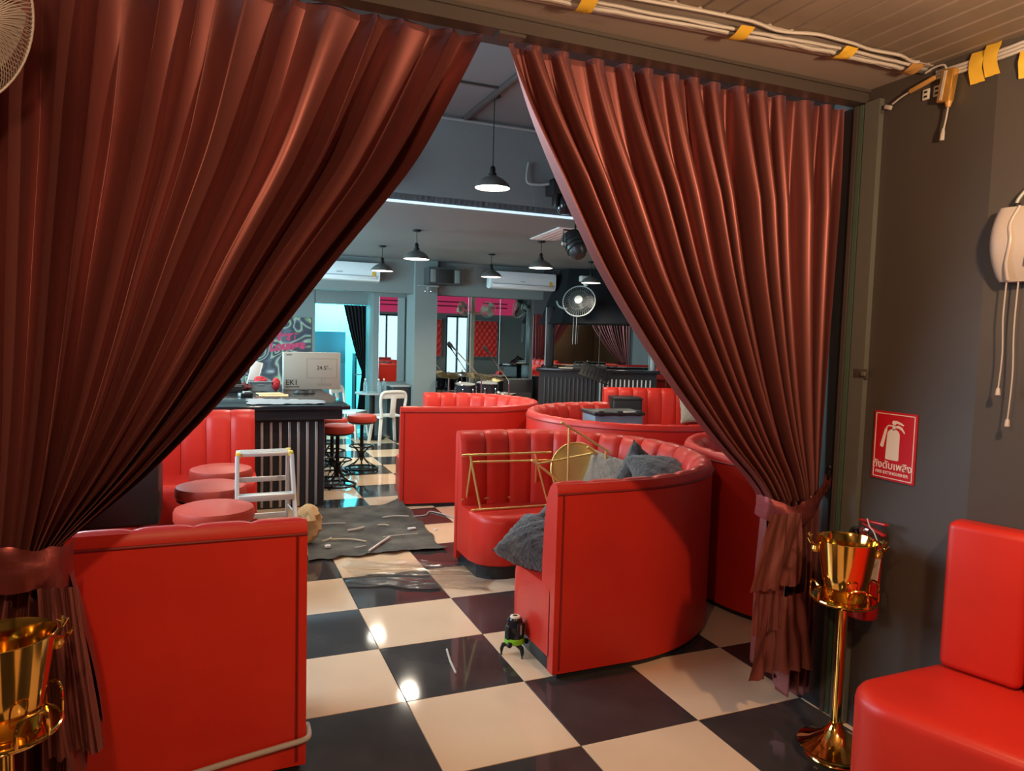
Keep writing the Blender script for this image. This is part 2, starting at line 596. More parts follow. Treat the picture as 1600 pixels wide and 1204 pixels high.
# shop front beside the foreground room, seen only in the mirrors
sf = struct('wall_shopfront', MB().box((2.07, 0.0, 1.85), (1.48, 0.12, 3.7)).box((4.35, 0.0, 1.85), (1.08, 0.12, 3.7)).box((7.28, 0.0, 1.85), (3.34, 0.12, 3.7))
            .box((3.31, 0.0, 2.98), (1.0, 0.12, 1.44)).box((3.31, 0.0, 0.2), (1.0, 0.12, 0.4)).box((5.25, 0.0, 2.98), (0.72, 0.12, 1.44)).box((5.25, 0.0, 0.2), (0.72, 0.12, 0.4)), 'wall_grey')
wn = 1
for xa, xb in ((2.81, 3.81), (4.89, 5.61)):
    win = struct('window_%d' % wn, MB().box((xa + 0.025, 0, 1.33), (0.05, 0.08, 1.86)).box((xb - 0.025, 0, 1.33), (0.05, 0.08, 1.86)).box(((xa + xb) / 2, 0, 1.33), (0.04, 0.08, 1.86))
                 .box(((xa + xb) / 2, 0, 2.235), (xb - xa, 0.08, 0.05)).box(((xa + xb) / 2, 0, 0.425), (xb - xa, 0.08, 0.05)), 'black_metal')
    for q in (0, 1):
        w_ = (xb - xa) / 2 - 0.05
        MB().box((xa + 0.05 + w_ / 2 + q * (w_ + 0.02), 0, 1.33), (w_ - 0.01, 0.008, 1.76)).build('window_pane', 'glass', win, smooth=False)
    wn += 1
# unseen side window, added to carry the fill light for fascia and far room
swn = struct('window_3', MB().box((-3.22, 0.85, 2.0), (0.06, 0.06, 2.06)).box((-3.22, 2.95, 2.0), (0.06, 0.06, 2.06)).box((-3.22, 1.9, 2.0), (0.06, 0.05, 2.06)).box((-3.22, 1.9, 3.0), (0.06, 2.1, 0.06)).box((-3.22, 1.9, 1.0), (0.06, 2.1, 0.06)), 'frame_grey')
for q in (1.37, 2.43):
    MB().box((-3.23, q, 2.0), (0.008, 1.0, 1.94)).build('window_pane', 'glass', swn, smooth=False)
swn = struct('window_4', MB().box((-3.22, 5.35, 1.8), (0.06, 0.06, 1.66)).box((-3.22, 7.85, 1.8), (0.06, 0.06, 1.66)).box((-3.22, 6.6, 1.8), (0.06, 0.05, 1.66)).box((-3.22, 6.6, 2.6), (0.06, 2.5, 0.06)).box((-3.22, 6.6, 1.0), (0.06, 2.5, 0.06)), 'frame_grey')  # second unseen window, added to go with the cool back fill
for q in (5.98, 7.22):
    MB().box((-3.23, q, 1.8), (0.008, 1.18, 1.54)).build('window_pane', 'glass', swn, smooth=False)
struct('ground_outside', MB().box((6.0, -4.5, -0.06), (9.0, 8.6, 0.06)), 'pavement')
# kitchen beyond the doorway
struct('wall_kitchen', MB().box((0.9, 12.4, 1.4), (3.2, 0.1, 2.8)).box((-0.7, 11.2, 1.4), (0.1, 2.4, 2.8)).box((2.4, 11.2, 1.4), (0.1, 2.4, 2.8)), 'kitchen_wall')
struct('ceiling_kitchen', MB().box((0.9, 11.2, 2.8), (3.2, 2.6, 0.08)), 'kitchen_wall')

# ================================================================ CURTAINS


def lerp_table(tab, x):
    if x <= tab[0][0]:
        return tab[0][1]
    for (a, fa), (b, fb) in zip(tab, tab[1:]):
        if x <= b:
            return fa + (fb - fa) * (x - a) / (b - a)
    return tab[-1][1]


def smooth_noise(seed, n=64):
    rr = random.Random(seed)
    vals = [rr.uniform(-1, 1) for _ in range(n)]

    def f(t):
        t = (t % 1.0) * n
        i = int(t)
        w = t - i
        w = w * w * (3 - 2 * w)
        return vals[i % n] * (1 - w) + vals[(i + 1) % n] * w
    return f


def make_curtain(label, gtab, toptie, bottom, npl, y0, ztop, ztie, hem, seed, nu=560, nv=110, flap=None, bulge=0.05):
    """gtab: height -> how far the free edge still is from the tie (1 top, 0 tie)
       toptie: list of (u, top x, tie x); bottom: (u, bottom x); hem: (u, hem z)"""
    zs = np.linspace(ztie, ztop, 240)
    gs = np.interp(zs, [a for a, b in gtab], [b for a, b in gtab])
    pad = np.concatenate([2 * gs[0] - gs[24:0:-1], gs, 2 * gs[-1] - gs[-2:-26:-1]])
    ker = np.hanning(49)
    gs = np.convolve(pad, ker / ker.sum(), 'valid')
    gtab = [(float(a), float(b)) for a, b in zip(zs, gs)]
    root = thing('curtain', label, 'curtain', (toptie[-1][2], y0, 0))
    ox = toptie[-1][2]
    tx = [(a, b) for a, b, c in toptie]
    bx = [(a, c) for a, b, c in toptie]
    n1, n2, n3 = smooth_noise(seed, 29), smooth_noise(seed + 1, 17), smooth_noise(seed + 2, 53)

    def point(u, w):
        """w in 0..1 above the tie, 1..2 below"""
        ph = 2 * PI * (npl * u + 0.28 * n2(u * 0.8))
        amp = 0.042 * (1 + 0.45 * n1(u * 0.9))
        if w <= 1:
            z = ztop + (ztie - ztop) * w
            g = lerp_table(gtab, z)
            # heavier folds sag a little below the straight edge line
            gu = g
            xt, xb = lerp_table(tx, u), lerp_table(bx, u)
            xx = xb + (xt - xb) * gu
            dens = 1 - g
            a = amp * (0.55 + 0.75 * min(1, w * 4)) * (1 - 0.42 * dens)
            ph2 = ph + 0.35 * n2(u * 0.7 + 0.05 * w) * dens
            # some neighbouring folds merge on the way down
            a *= 1 - 0.45 * dens * (0.5 + 0.5 * math.cos(ph / 2 + 3 * n2(u)))
            cr_ = 2.0 * (0.5 + 0.5 * math.cos(ph2)) ** 1.7 - 0.9
            yy = y0 - a * 1.25 * cr_ - bulge * dens * dens * math.sin(PI * min(1, max(0, u))) * 0.8
            yy += 0.016 * n2(u * 0.6 + w * 0.06) * min(1, w * 3)
            xx += 0.010 * math.sin(ph2 * 2) * (1 - 0.6 * dens)
        else:
            t = w - 1
            zh = lerp_table(hem, u) + 0.012 * n3(u)
            z = ztie + (zh - ztie) * t
            xb, xe = lerp_table(bx, u), lerp_table(bottom, u)
            e = t ** 0.75
            xx = xb + (xe - xb) * e
            a = 0.020 + 0.022 * min(1, t * 2.5)
            a *= 1 + 0.5 * n1(u * 0.9)
            ph2 = ph + 0.35 * n2(u * 0.7 + 0.05)
            wide = 1 - 0.4 * e
            yy = y0 - a * math.cos(ph2 * 0.5) * 0.9 - a * 0.5 * math.cos(ph2) - bulge * 0.8 * math.sin(PI * u) * wide
            yy += 0.02 * n2(u * 0.5 + t * 0.08) * t
            xx += 0.012 * n2(u * 0.4 + t * 0.1) * t
        return Vector((xx - ox, yy - y0, z))
    ups = [point(i / nu, 0) for i in range(2)]
    rows = [[point(i / nu, j / nv) for i in range(nu + 1)] for j in range(nv + 1)]
    MB().grid(rows).build('drape', 'satin', root, angle=80)
    nu2 = nu // 2
    nt = 46
    rows = [[point(i / nu2, 1 + j / nt) for i in range(nu2 + 1)] for j in range(nt + 1)]
    MB().grid(rows).build('tail', 'satin', root, angle=80)
    # hem rail tape along the top
    rows = [[point(i / nu2, 0) + Vector((0, 0, 0.022 * k)) for i in range(nu2 + 1)] for k in range(2)]
    MB().grid(rows).build('heading_tape', 'satin', root, angle=80)
    return root, ox


# right curtain: free edge sweeps from the middle of the opening down to the tie at the right jamb
gR = [(1.016, 0.0), (1.075, 0.022), (1.255, 0.194), (1.506, 0.382), (1.74, 0.535), (1.984, 0.680), (2.286, 0.818), (2.527, 0.926), (2.745, 1.0)]
ttR = [(0, -0.443, 0.852), (0.27, 0.0, 0.905), (0.52, 0.42, 0.985), (0.76, 0.80, 1.07), (1.0, 1.215, 1.185)]
curR, oxR = make_curtain('dark red satin curtain tied back to the jamb beside the fire extinguisher sign', gR, ttR,
                         [(0, 0.845), (0.5, 0.97), (1, 1.17)], 14, -0.055, 2.755, 1.016,
                         [(0, 0.25), (0.45, 0.22), (0.55, 0.10), (1.0, 0.07)], 11)
# left curtain
gL = [(1.04, 0.0), (1.103, 0.051), (1.195, 0.145), (1.331, 0.242), (1.451, 0.328), (1.596, 0.416), (1.724, 0.492), (1.898, 0.585), (2.102, 0.706),
      (2.29, 0.815), (2.501, 0.90), (2.764, 1.0)]
ttL = [(0, -0.555, -1.862), (0.30, -1.13, -1.885), (0.62, -1.75, -1.935), (0.75, -2.0, -2.03), (1.0, -2.46, -2.36)]
curL, oxL = make_curtain('dark red satin curtain tied back behind the left gold ice bucket', gL, ttL,
                         [(0, -1.74), (0.5, -1.93), (1, -2.40)], 15, -0.055, 2.765, 1.045,
                         [(0, 0.45), (0.18, 0.40), (0.25, 0.12), (1.0, 0.05)], 23)


def tie_band(parent, ox, y0, pts, z_w, name='tie_band'):
    """a wide satin strip following pts (x, y, z of its centre line)"""
    sp = spline([Vector(p) for p in pts], 8)
    rows = []
    nz = 7
    nn = smooth_noise(5, 19)
    for k in range(nz):
        f = k / (nz - 1) - 0.5
        rows.append([p + Vector((-ox, -y0 - 0.008 * math.cos(PI * f) + 0.006 * nn(i * 0.031 + k * 0.13), f * z_w * (1 + 0.12 * nn(i * 0.02)))) for i, p in enumerate(sp)])
    return MB().grid(rows).build(name, 'satin_band', parent, angle=80)


tie_band(curR, oxR, -0.055, [(0.845, -0.02, 0.985), (0.852, -0.10, 0.975), (0.92, -0.165, 0.955), (1.02, -0.165, 0.975), (1.11, -0.13, 1.015), (1.175, -0.10, 1.07),
                             (1.205, -0.10, 1.095)], 0.095)
tie_band(curL, oxL, -0.055, [(-1.835, 0.0, 0.985), (-1.838, -0.11, 0.985), (-1.90, -0.165, 1.0), (-2.02, -0.17, 1.01), (-2.2, -0.15, 1.02), (-2.4, -0.10, 1.04)], 0.125)
# short doubled flap hanging in front of the right tail, with ruffled ends below it
nz = smooth_noise(77, 31)


def flap(parent, ox, xa, xb, xc, xd, z0, z1, yb, folds, amp, seed, name):
    n_ = smooth_noise(seed, 23)
    rows = []
    for j in range(26):
        t = j / 25
        row = []
        for i in range(41):
            u = i / 40
            xx = (xa + (xb - xa) * u) * (1 - t) + (xc + (xd - xc) * u) * t
            yy = yb - amp * (0.4 + 0.6 * t) * math.cos(2 * PI * folds * u + n_(u * .5) * 2) + 0.010 * n_(u * .3 + t * .12)
            row.append(Vector((xx - ox, yy + 0.055, z0 + (z1 - z0) * t + 0.008 * n_(u * 0.8) * t)))
        rows.append(row)
    return MB().grid(rows).build(name, 'satin', parent, angle=80)


flap(curR, oxR, 0.765, 0.95, 0.675, 0.955, 0.98, 0.655, -0.20, 0.7, 0.010, 3, 'folded_flap')
flap(curR, oxR, 0.72, 0.90, 0.705, 0.90, 0.69, 0.46, -0.18, 1.6, 0.016, 4, 'folded_flap')
flap(curR, oxR, 0.76, 1.03, 0.71, 1.12, 0.60, 0.25, -0.165, 1.5, 0.026, 9, 'folded_flap')
flap(curL, oxL, -1.90, -1.80, -1.875, -1.735, 0.95, 0.44, -0.185, 1.1, 0.022, 6, 'folded_flap')
# wall hook of the right tie
hook = MB().tube(spline([(1.222, -0.105, 1.115), (1.20, -0.105, 1.115), (1.185, -0.112, 1.10), (1.178, -0.115, 1.12), (1.182, -0.115, 1.145)], 5), 0.006)
hook.lathe([(0.0, -0.012), (0.010, -0.008), (0.013, 0), (0.010, 0.008), (0, 0.012)], (1.182, -0.115, 1.152), 12)
tag(hook.build('curtain_hook', 'black_metal'), 'black curved hook on the jamb holding the right curtain tie', 'hook')

# ================================================================ BANQUETTES


def polyline(segs, step=0.05):
    """segs: ('l', p, q) or ('a', centre, radius, a0, a1) -> resampled points and inward-left normals"""
    pts = []
    for s in segs:
        if s[0] == 'l':
            p, q = Vector(s[1]), Vector(s[2])
            n = max(1, int((q - p).length / step))
            pts += [p + (q - p) * k / n for k in range(n + 1)]
        else:
            c, r, a0, a1 = Vector(s[1]), s[2], s[3], s[4]
            n = max(4, int(abs(a1 - a0) * r / step))
            pts += [c + Vector((math.cos(a0 + (a1 - a0) * k / n), math.sin(a0 + (a1 - a0) * k / n))) * r for k in range(n + 1)]
    out = [pts[0]]
    for p in pts[1:]:
        if (p - out[-1]).length > 1e-4:
            out.append(p)
    return out


def banquette(label, segs, inward=1, height=1.0, seat_z=0.455, depth=0.58, ch_w=0.20, r_start=0.16, r_end=0.16, group=None, name='banquette_sofa',
              xf=None, seats=True):
    pts = polyline(segs)
    if xf:
        pts = [Vector(xf(p)) for p in pts]
    # normals
    nor = []
    for i in range(len(pts)):
        a, b = pts[max(i - 1, 0)], pts[min(i + 1, len(pts) - 1)]
        t = (b - a).normalized()
        nor.append(Vector((-t.y, t.x)) * inward)
    s = [0.0]
    for a, b in zip(pts, pts[1:]):
        s.append(s[-1] + (b - a).length)
    L = s[-1]
    c0 = sum(pts, Vector((0, 0))) / len(pts)
    root = thing(name, label, 'sofa', (c0.x, c0.y, 0), group=group)

    def at(d):
        d = min(max(d, 0), L)
        for i in range(len(s) - 1):
            if d <= s[i + 1] + 1e-9:
                w = (d - s[i]) / (s[i + 1] - s[i])
                p = pts[i].lerp(pts[i + 1], w)
                n = nor[i].lerp(nor[i + 1], w).normalized()
                return p - c0, n
        return pts[-1] - c0, nor[-1]

    def sweep(profile, ds, capped=True):
        mb = MB()
        k = len(profile(0))
        vs = []
        for d in ds:
            p, n = at(d)
            for off, z in profile(d):
                q = p + n * off
                vs.append((q.x, q.y, z))
        fs = []
        for i in range(len(ds) - 1):
            for j in range(k):
                j2 = (j + 1) % k
                fs.append((i * k + j, i * k + j2, (i + 1) * k + j2, (i + 1) * k + j))
        if capped:
            fs.append(tuple(range(k)))
            fs.append(tuple((len(ds) - 1) * k + j for j in range(k)))
        return mb.add(vs, fs)
    ds = [L * i / max(8, int(L / 0.05)) for i in range(max(8, int(L / 0.05)) + 1)]
    H = height
    sweep(lambda d: [(0, 0.03), (0, H - 0.06), (0.004, H - 0.03), (0.014, H - 0.012), (0.03, H - 0.006), (0.055, H - 0.012), (0.06, H - 0.1), (0.06, 0.03)], ds).build('back_shell', 'leather', root)
    # piping along the upper edge and down the two ends
    mb = MB()
    mb.tube([(*(at(d)[0] - at(d)[1] * 0.002), H - 0.058) for d in ds], 0.006, 6)
    for d in (0.035, L - 0.035):
        p, n = at(d)
        p = p - n * 0.002
        mb.tube([(p.x, p.y, 0.05), (p.x, p.y, H - 0.058)], 0.005, 6)
    mb.build('piping', 'leather_seam', root)
    # padded channels
    nch = max(1, round(L / ch_w))
    rr = random.Random(len(label))
    for c in range(nch):
        a, b = L * c / nch, L * (c + 1) / nch
        nt = 8
        prof = [(0.17, seat_z - 0.03), (0.172, 0.58), (0.163, 0.72), (0.15, 0.84), (0.132, H - 0.075), (0.105, H - 0.03), (0.07, H - 0.006), (0.03, H - 0.002),
                (0.012, H - 0.018), (0.02, H - 0.05), (0.055, H - 0.07), (0.055, seat_z - 0.03)]
        rows = []
        for i in range(nt + 1):
            t = i / nt
            bl = (1 - abs(2 * t - 1) ** 4.5)
            p, n = at(a + (b - a) * (0.008 + 0.984 * t))
            row = []
            for q, (off, z) in enumerate(prof):
                g = 1 if q < 6 else (0.6 if q < 8 else 0.1)
                o2 = off - 0.016 * (1 - bl) * g
                z2 = z - (0.007 * (1 - bl) if q >= 4 else 0)
                w = p + n * o2
                row.append(Vector((w.x, w.y, z2)))
            rows.append(row)
        mb = MB().grid(rows)
        m = len(prof)
        mb.f.append(tuple(range(m)))
        mb.f.append(tuple(nt * m + j for j in range(m)))
        mb.build('back_channel', 'leather', root, angle=50)
    if not seats:
        return root

    def F(d):
        f = depth
        for e, r in ((d, r_start), (L - d, r_end)):
            if e < r:
                f = min(f, depth - r + math.sqrt(max(0, r * r - (r - e) ** 2)))
        return f
    fine = sorted(set(ds + [r_start * k / 8 for k in range(9)] + [L - r_end * k / 8 for k in range(9)]))
    sweep(lambda d: [(0.05, 0.10), (F(d) - 0.02, 0.10), (F(d), 0.115), (F(d) + 0.004, 0.28), (F(d), seat_z - 0.055), (F(d) - 0.012, seat_z - 0.022), (F(d) - 0.04, seat_z - 0.004),
                     (F(d) - 0.09, seat_z), (0.12, seat_z + 0.004), (0.05, seat_z - 0.02)], fine).build('seat', 'leather', root, angle=50)
    fin2 = [min(max(d, 0.03), L - 0.03) for d in fine]
    sweep(lambda d: [(0.012, 0.0), (F(d) - 0.05, 0.0), (F(d) - 0.05, 0.105), (0.012, 0.105)], fin2).build('plinth', 'black_wood', root, smooth=False)
    return root


def u_path(cx, cy, R, x_end0, x_end1, side=1):
    """near arm at y = cy - R, far arm at y = cy + R; the curved back lies towards side"""
    if side > 0:
        return [('l', (x_end0, cy - R), (cx, cy - R)), ('a', (cx, cy), R, -PI / 2, PI / 2), ('l', (cx, cy + R), (x_end1, cy + R))]
    return [('l', (x_end0, cy - R), (cx, cy - R)), ('a', (cx, cy), R, -PI / 2, -3 * PI / 2), ('l', (cx, cy + R), (x_end1, cy + R))]


# the big one right of the aisle with the cushions and gold frames
banquette('round red leather banquette holding grey cushions and gold frames, nearest the aisle', u_path(0.575, 1.555, 1.0, 0.13, 0.26, 1), 1, r_start=0.10, r_end=0.22)
# left foreground banquette: back turned to the camera, wraps around the low stools
banquette('red leather banquette with its flat back to the camera at lower left',
          [('l', (-1.10, 0.21), (-2.0, 0.21)), ('a', (-2.0, 0.66), 0.45, -PI / 2, -PI), ('l', (-2.45, 0.66), (-2.45, 3.8)), ('a', (-2.0, 3.8), 0.45, PI, PI / 2),
           ('l', (-2.0, 4.25), (-1.09, 4.25))], -1, r_start=0.1, r_end=0.12, depth=0.62)
MB_strip = MB().tube(spline([(-1.70, 0.196, 0.055), (-1.40, 0.196, 0.10), (-1.2, 0.196, 0.125), (-1.115, 0.198, 0.135), (-1.088, 0.22, 0.138), (-1.085, 0.30, 0.14)], 8), 0.011, 10)
tag(MB_strip.build('edging_strip', 'cable_white'), 'pale rubber edging strip along the foot of the left banquette back', 'strip')


def rot_about(c, a):
    ca, sa = math.cos(a), math.sin(a)
    return lambda p: (c[0] + (p.x - c[0]) * ca - (p.y - c[1]) * sa, c[1] + (p.x - c[0]) * sa + (p.y - c[1]) * ca)


banquette('red leather banquette in front of the grey column, flat end panel towards the aisle', u_path(1.02, 5.18, 0.88, 0.27, 0.72, 1), 1, xf=rot_about((0.27, 4.35), math.radians(-8)))
banquette('long curved red banquette holding the blue-grey crate', u_path(2.43, 3.52, 1.07, 3.3, 2.72, -1), -1, depth=0.5)
banquette('curved red banquette half hidden behind the right curtain', u_path(2.56, 1.19, 0.99, 3.4, 3.3, -1), -1, depth=0.5)
banquette('straight red banquette with the black ottoman cube on it', [('l', (3.93, 6.78), (5.6, 6.28))], -1, ch_w=0.22)

# right foreground bench with wide panels, set against the angled wall
bo = Vector((1.2, -0.74, 0))
bt = thing('wall_bench', 'red leather bench against the dark wall at the right edge', 'bench', tuple(bo))
pan = [0.03, -0.245, -0.52, -0.795, -1.07, -1.345]
for a in range(5):
    y0, y1 = pan[a] - 0.003, pan[a + 1] + 0.003
    c_ = P1 - wdir * ((y0 + y1) / 2) + nrm * 0.062 - bo
    MB().box((c_.x, c_.y, 0.79), (0.11, y0 - y1, 0.56), rz=AW, bevel=0.028, seg=4).build('back_panel', 'leather', bt)
R = 0.16
f0 = Vector((0.66, -0.725))
fd = Vector((math.sin(math.radians(20)), -math.cos(math.radians(20))))
a0_ = P1 + nrm * 0.005
a1_ = P1 + wdir * 1.42 + nrm * 0.005
outl = [(XW - 0.006, -0.705)]
cc_ = Vector((f0.x + R - 0.02, -0.705 - R))
for k in range(13):
    a = PI / 2 + k * (PI / 2 + math.radians(20)) / 12
    outl.append((cc_.x + R * math.cos(a), cc_.y + R * math.sin(a)))
f1 = Vector(outl[-1]) + fd * 1.3
outl += [(f1.x, f1.y), (a1_.x, a1_.y)]
outl = [(x - bo.x, y - bo.y) for x, y in outl]


def inset_poly(poly, d):
    out = []
    n = len(poly)
    for i in range(n):
        p0, p1, p2 = Vector(poly[i - 1]), Vector(poly[i]), Vector(poly[(i + 1) % n])
        e1, e2 = (p1 - p0).normalized(), (p2 - p1).normalized()
        n1_, n2_ = Vector((-e1.y, e1.x)), Vector((-e2.y, e2.x))
        m_ = (n1_ + n2_).normalized()
        k_ = d / max(0.4, m_.dot(n1_))
        out.append((p1.x + m_.x * k_, p1.y + m_.y * k_))
    return out


rows = []
for d, z in ((0.0, 0.10), (0.0, 0.455), (0.004, 0.478), (0.014, 0.493), (0.03, 0.502), (0.06, 0.505)):
    pp = inset_poly(outl, d)
    rows.append([Vector((x, y, z)) for x, y in pp + pp[:1]])
mb = MB().grid(rows)
k = len(outl) + 1
mb.f.append(tuple(5 * k + i for i in range(k - 1)))
mb.build('seat', 'leather', bt, angle=45)
MB().prism([tuple(p) for p in inset_poly(outl, 0.05)], 0, 0.10).build('plinth', 'black_wood', bt, smooth=False)

# ================================================================ CUSHIONS


def cushion(label, loc, rot, size=0.45, thick=0.16, m='fur', name='throw_cushion', group=None, seed=1):
    n = 26
    nn = smooth_noise(seed, 41)
    rows_t, rows_b = [], []
    for j in range(n + 1):
        v = 2 * j / n - 1
        rt, rb = [], []
        for i in range(n + 1):
            u = 2 * i / n - 1
            pinch = 1 - 0.10 * (1 - abs(u) ** 2) * abs(v) ** 3 - 0.0
            pinch2 = 1 - 0.10 * (1 - abs(v) ** 2) * abs(u) ** 3
            h = ((1 - u * u) * (1 - v * v)) ** 0.42 * thick / 2
            q = 0.006 * abs(math.sin(4 * PI * (u + v) / 2) * math.sin(4 * PI * (u - v) / 2)) ** 0.5 * (1 if h > 0.02 else 0)
            xx, yy = u * size / 2 * pinch2, v * size / 2 * pinch
            w = 0.008 * nn(u * .23 + v * .31)
            rt.append(Vector((xx, yy, h + q + w)))
            rb.append(Vector((xx, yy, -h - q + w)))
        rows_t.append(rt)
        rows_b.append(rb)
    mb = MB().grid(rows_t)
    mb.grid(rows_b)
    o = mb.build(name, m, None, angle=80)
    o.location = loc
    o.rotation_euler = rot
    tag(o, label, 'cushion', group)
    return o


cushion('grey fur cushion poking out of the near end of the round banquette', (0.245, 0.98, 0.572), (math.radians(10), math.radians(-16), math.radians(40)), 0.40, 0.22, seed=3)
cushion('small visible corner of a grey cushion above the near banquette seat', (0.47, 1.04, 0.645), (math.radians(30), math.radians(-24), math.radians(36)), 0.42, 0.14, seed=4)
cushion('grey cushion with a peaked corner standing beside the gold disc', (1.30, 1.62, 0.735), (math.radians(72), math.radians(40), math.radians(2)), 0.42, 0.16, seed=5)
cushion('dark grey cushion lying highest against the curved backrest', (1.31, 1.33, 0.80), (math.radians(24), math.radians(6), math.radians(-12)), 0.48, 0.20, seed=6)
cushion('beige ribbed cushion wedged behind the gold disc', (1.205, 1.90, 0.70), (math.radians(62), math.radians(12), math.radians(-45)), 0.38, 0.14, 'fur_beige', seed=7)
cushion('beige cushion at the right end of the straight banquette', (5.10, 6.12, 0.72), (math.radians(70), 0, math.radians(-15)), 0.45, 0.16, 'fur_beige', seed=8)

# ================================================================ GOLD FRAMES ON THE BANQUETTE


def bars(name, label, segs, r=0.0085, cat='table frame'):
    c = Vector((0, 0, 0))
    for a, b in segs:
        c += (Vector(a) + Vector(b)) / 2
    c /= len(segs)
    c.z = min(min(a[2], b[2]) for a, b in segs)
    t = thing(name, label, cat, c)
    for a, b in segs:
        MB().tube([Vector(a) - c, Vector(b) - c], r, 8).build('bar', 'gold_brushed', t)
    return t


bars('gold_table_frame', 'rectangular gold tube frame standing on the banquette seat', [
    ((0.207, 2.25, 0.856), (0.91, 2.25, 0.850)), ((0.285, 2.27, 0.80), (1.03, 2.27, 0.785)), ((0.268, 2.25, 0.852), (0.338, 2.20, 0.472)),
    ((0.775, 2.25, 0.850), (0.875, 2.20, 0.472)), ((0.265, 2.19, 0.468), (0.86, 2.19, 0.466)), ((0.262, 2.40, 0.500), (1.0, 2.40, 0.490)),
    ((0.285, 2.27, 0.80), (0.30, 2.40, 0.50)), ((0.80, 2.27, 0.79), (0.86, 2.40, 0.49))])
bars('gold_table_frame', 'tilted gold tube frame leaning over the gold disc', [
    ((0.83, 1.94, 1.118), (1.235, 1.94, 0.888)), ((0.895, 1.94, 1.075), (0.895, 1.93, 0.50)), ((1.20, 1.94, 0.90), (1.20, 1.93, 0.50)),
    ((0.64, 2.00, 0.845), (0.965, 2.00, 0.61)), ((0.68, 2.00, 0.815), (1.15, 2.00, 0.878)), ((1.08, 2.0, 0.925), (1.29, 2.0, 0.79)), ((0.965, 2.00, 0.61), (1.29, 2.0, 0.79))])
d = thing('gold_disc', 'round gold tray top leaning upright behind the gold frame', 'tray', (1.03, 2.06, 0.545))
mx = Matrix.Rotation(math.radians(78), 3, 'X') @ Matrix.Rotation(0, 3, 'Z')
mx = Matrix.Rotation(math.radians(-12), 3, 'Z') @ Matrix.Rotation(math.radians(76), 3, 'X')
MB().lathe([(0, 0), (0.19, 0), (0.197, 0.004), (0.197, 0.018), (0.191, 0.018), (0.188, 0.008), (0, 0.008)], (0, 0, 0.205), 48, mx).build('tray_plate', 'gold_brushed', d)
MB().tube([Vector((0, 0, 0.205)) + mx @ Vector((0.197 * math.cos(a * PI / 24), 0.197 * math.sin(a * PI / 24), 0.016)) for a in range(48)], 0.005, 6, closed=True).build('rim', 'gold_brushed', d)

# ================================================================ BAR
bar = thing('bar_counter', 'black bar counter with silver vertical slats and a glossy top', 'bar counter', (-0.43, 4.57, 0))


def L(x, y, z):                                  # world -> bar local
    return (x + 0.43, y - 4.57, z)


MB().box(L(-1.30, 5.70, 0.43), (1.74, 2.26, 0.86)).build('body', 'black_wood', bar, smooth=False)
MB().box(L(-1.26, 5.68, 0.91), (1.98, 2.40, 0.095), bevel=0.004).build('apron', 'black_wood', bar)
MB().box(L(-1.24, 5.69, 0.979), (2.08, 2.52, 0.042), bevel=0.010, seg=3).build('top', 'black_gloss', bar)
sl = MB().box((0, 0, 0.425), (0.026, 0.016, 0.82), bevel=0.005, seg=2).mesh('slat', 'slat_silver')
for k in range(14):
    link('slat', sl, bar, L(-0.505 - 0.0835 * k, 4.563, 0.0))
for k in range(18):
    o = link('slat', sl, bar, L(-0.423, 4.66 + 0.12 * k, 0.0))
    o.rotation_euler = (0, 0, PI / 2)

# monitor carton
BX, BY = -0.655, 6.38
bxt = thing('monitor_box', 'beige cardboard monitor box standing on the bar top', 'box', (BX, BY, 1.0), rz=math.radians(1))
MB().box((0.335, 0.075, 0.224), (0.67, 0.15, 0.448), bevel=0.004).build('carton', 'box_card', bxt)
text_part('lettering', 'EK1', 0.088, 'box_ink', bxt, (0.022, -0.0012, 0.085), (1, 0, 0), (0, 0, 1), 'LEFT', bold=0.0014)
text_part('lettering', '24.5"', 0.066, 'box_ink', bxt, (0.385, -0.0012, 0.262), (1, 0, 0), (0, 0, 1), 'LEFT', bold=0.0006)
text_part('lettering', '(62cm)', 0.026, 'box_print', bxt, (0.495, -0.0012, 0.252), (1, 0, 0), (0, 0, 1), 'LEFT')
text_part('lettering', 'acer', 0.040, 'box_ink', bxt, (0.028, -0.0012, 0.422), (1, 0, 0), (0, 0, 1), 'LEFT')
pr = MB()
for (xa, za, xb, zb) in ((0.27, 0.14, 0.27, 0.375), (0.27, 0.375, 0.625, 0.375), (0.625, 0.375, 0.625, 0.14), (0.625, 0.14, 0.27, 0.14), (0.40, 0.07, 0.56, 0.05), (0.445, 0.14, 0.445, 0.075),
                         (0.485, 0.14, 0.485, 0.075)):
    w = 0.004
    pr.box(((xa + xb) / 2, -0.0012, (za + zb) / 2), (abs(xb - xa) + w, 0.0012, abs(zb - za) + w))
pr.build('printed_outline', 'box_print', bxt, smooth=False)
MB().box((0.085, -0.0012, 0.035), (0.12, 0.0012, 0.009)).box((0.165, -0.0012, 0.035), (0.03, 0.0012, 0.011)).build('fine_print', 'box_ink', bxt, smooth=False)

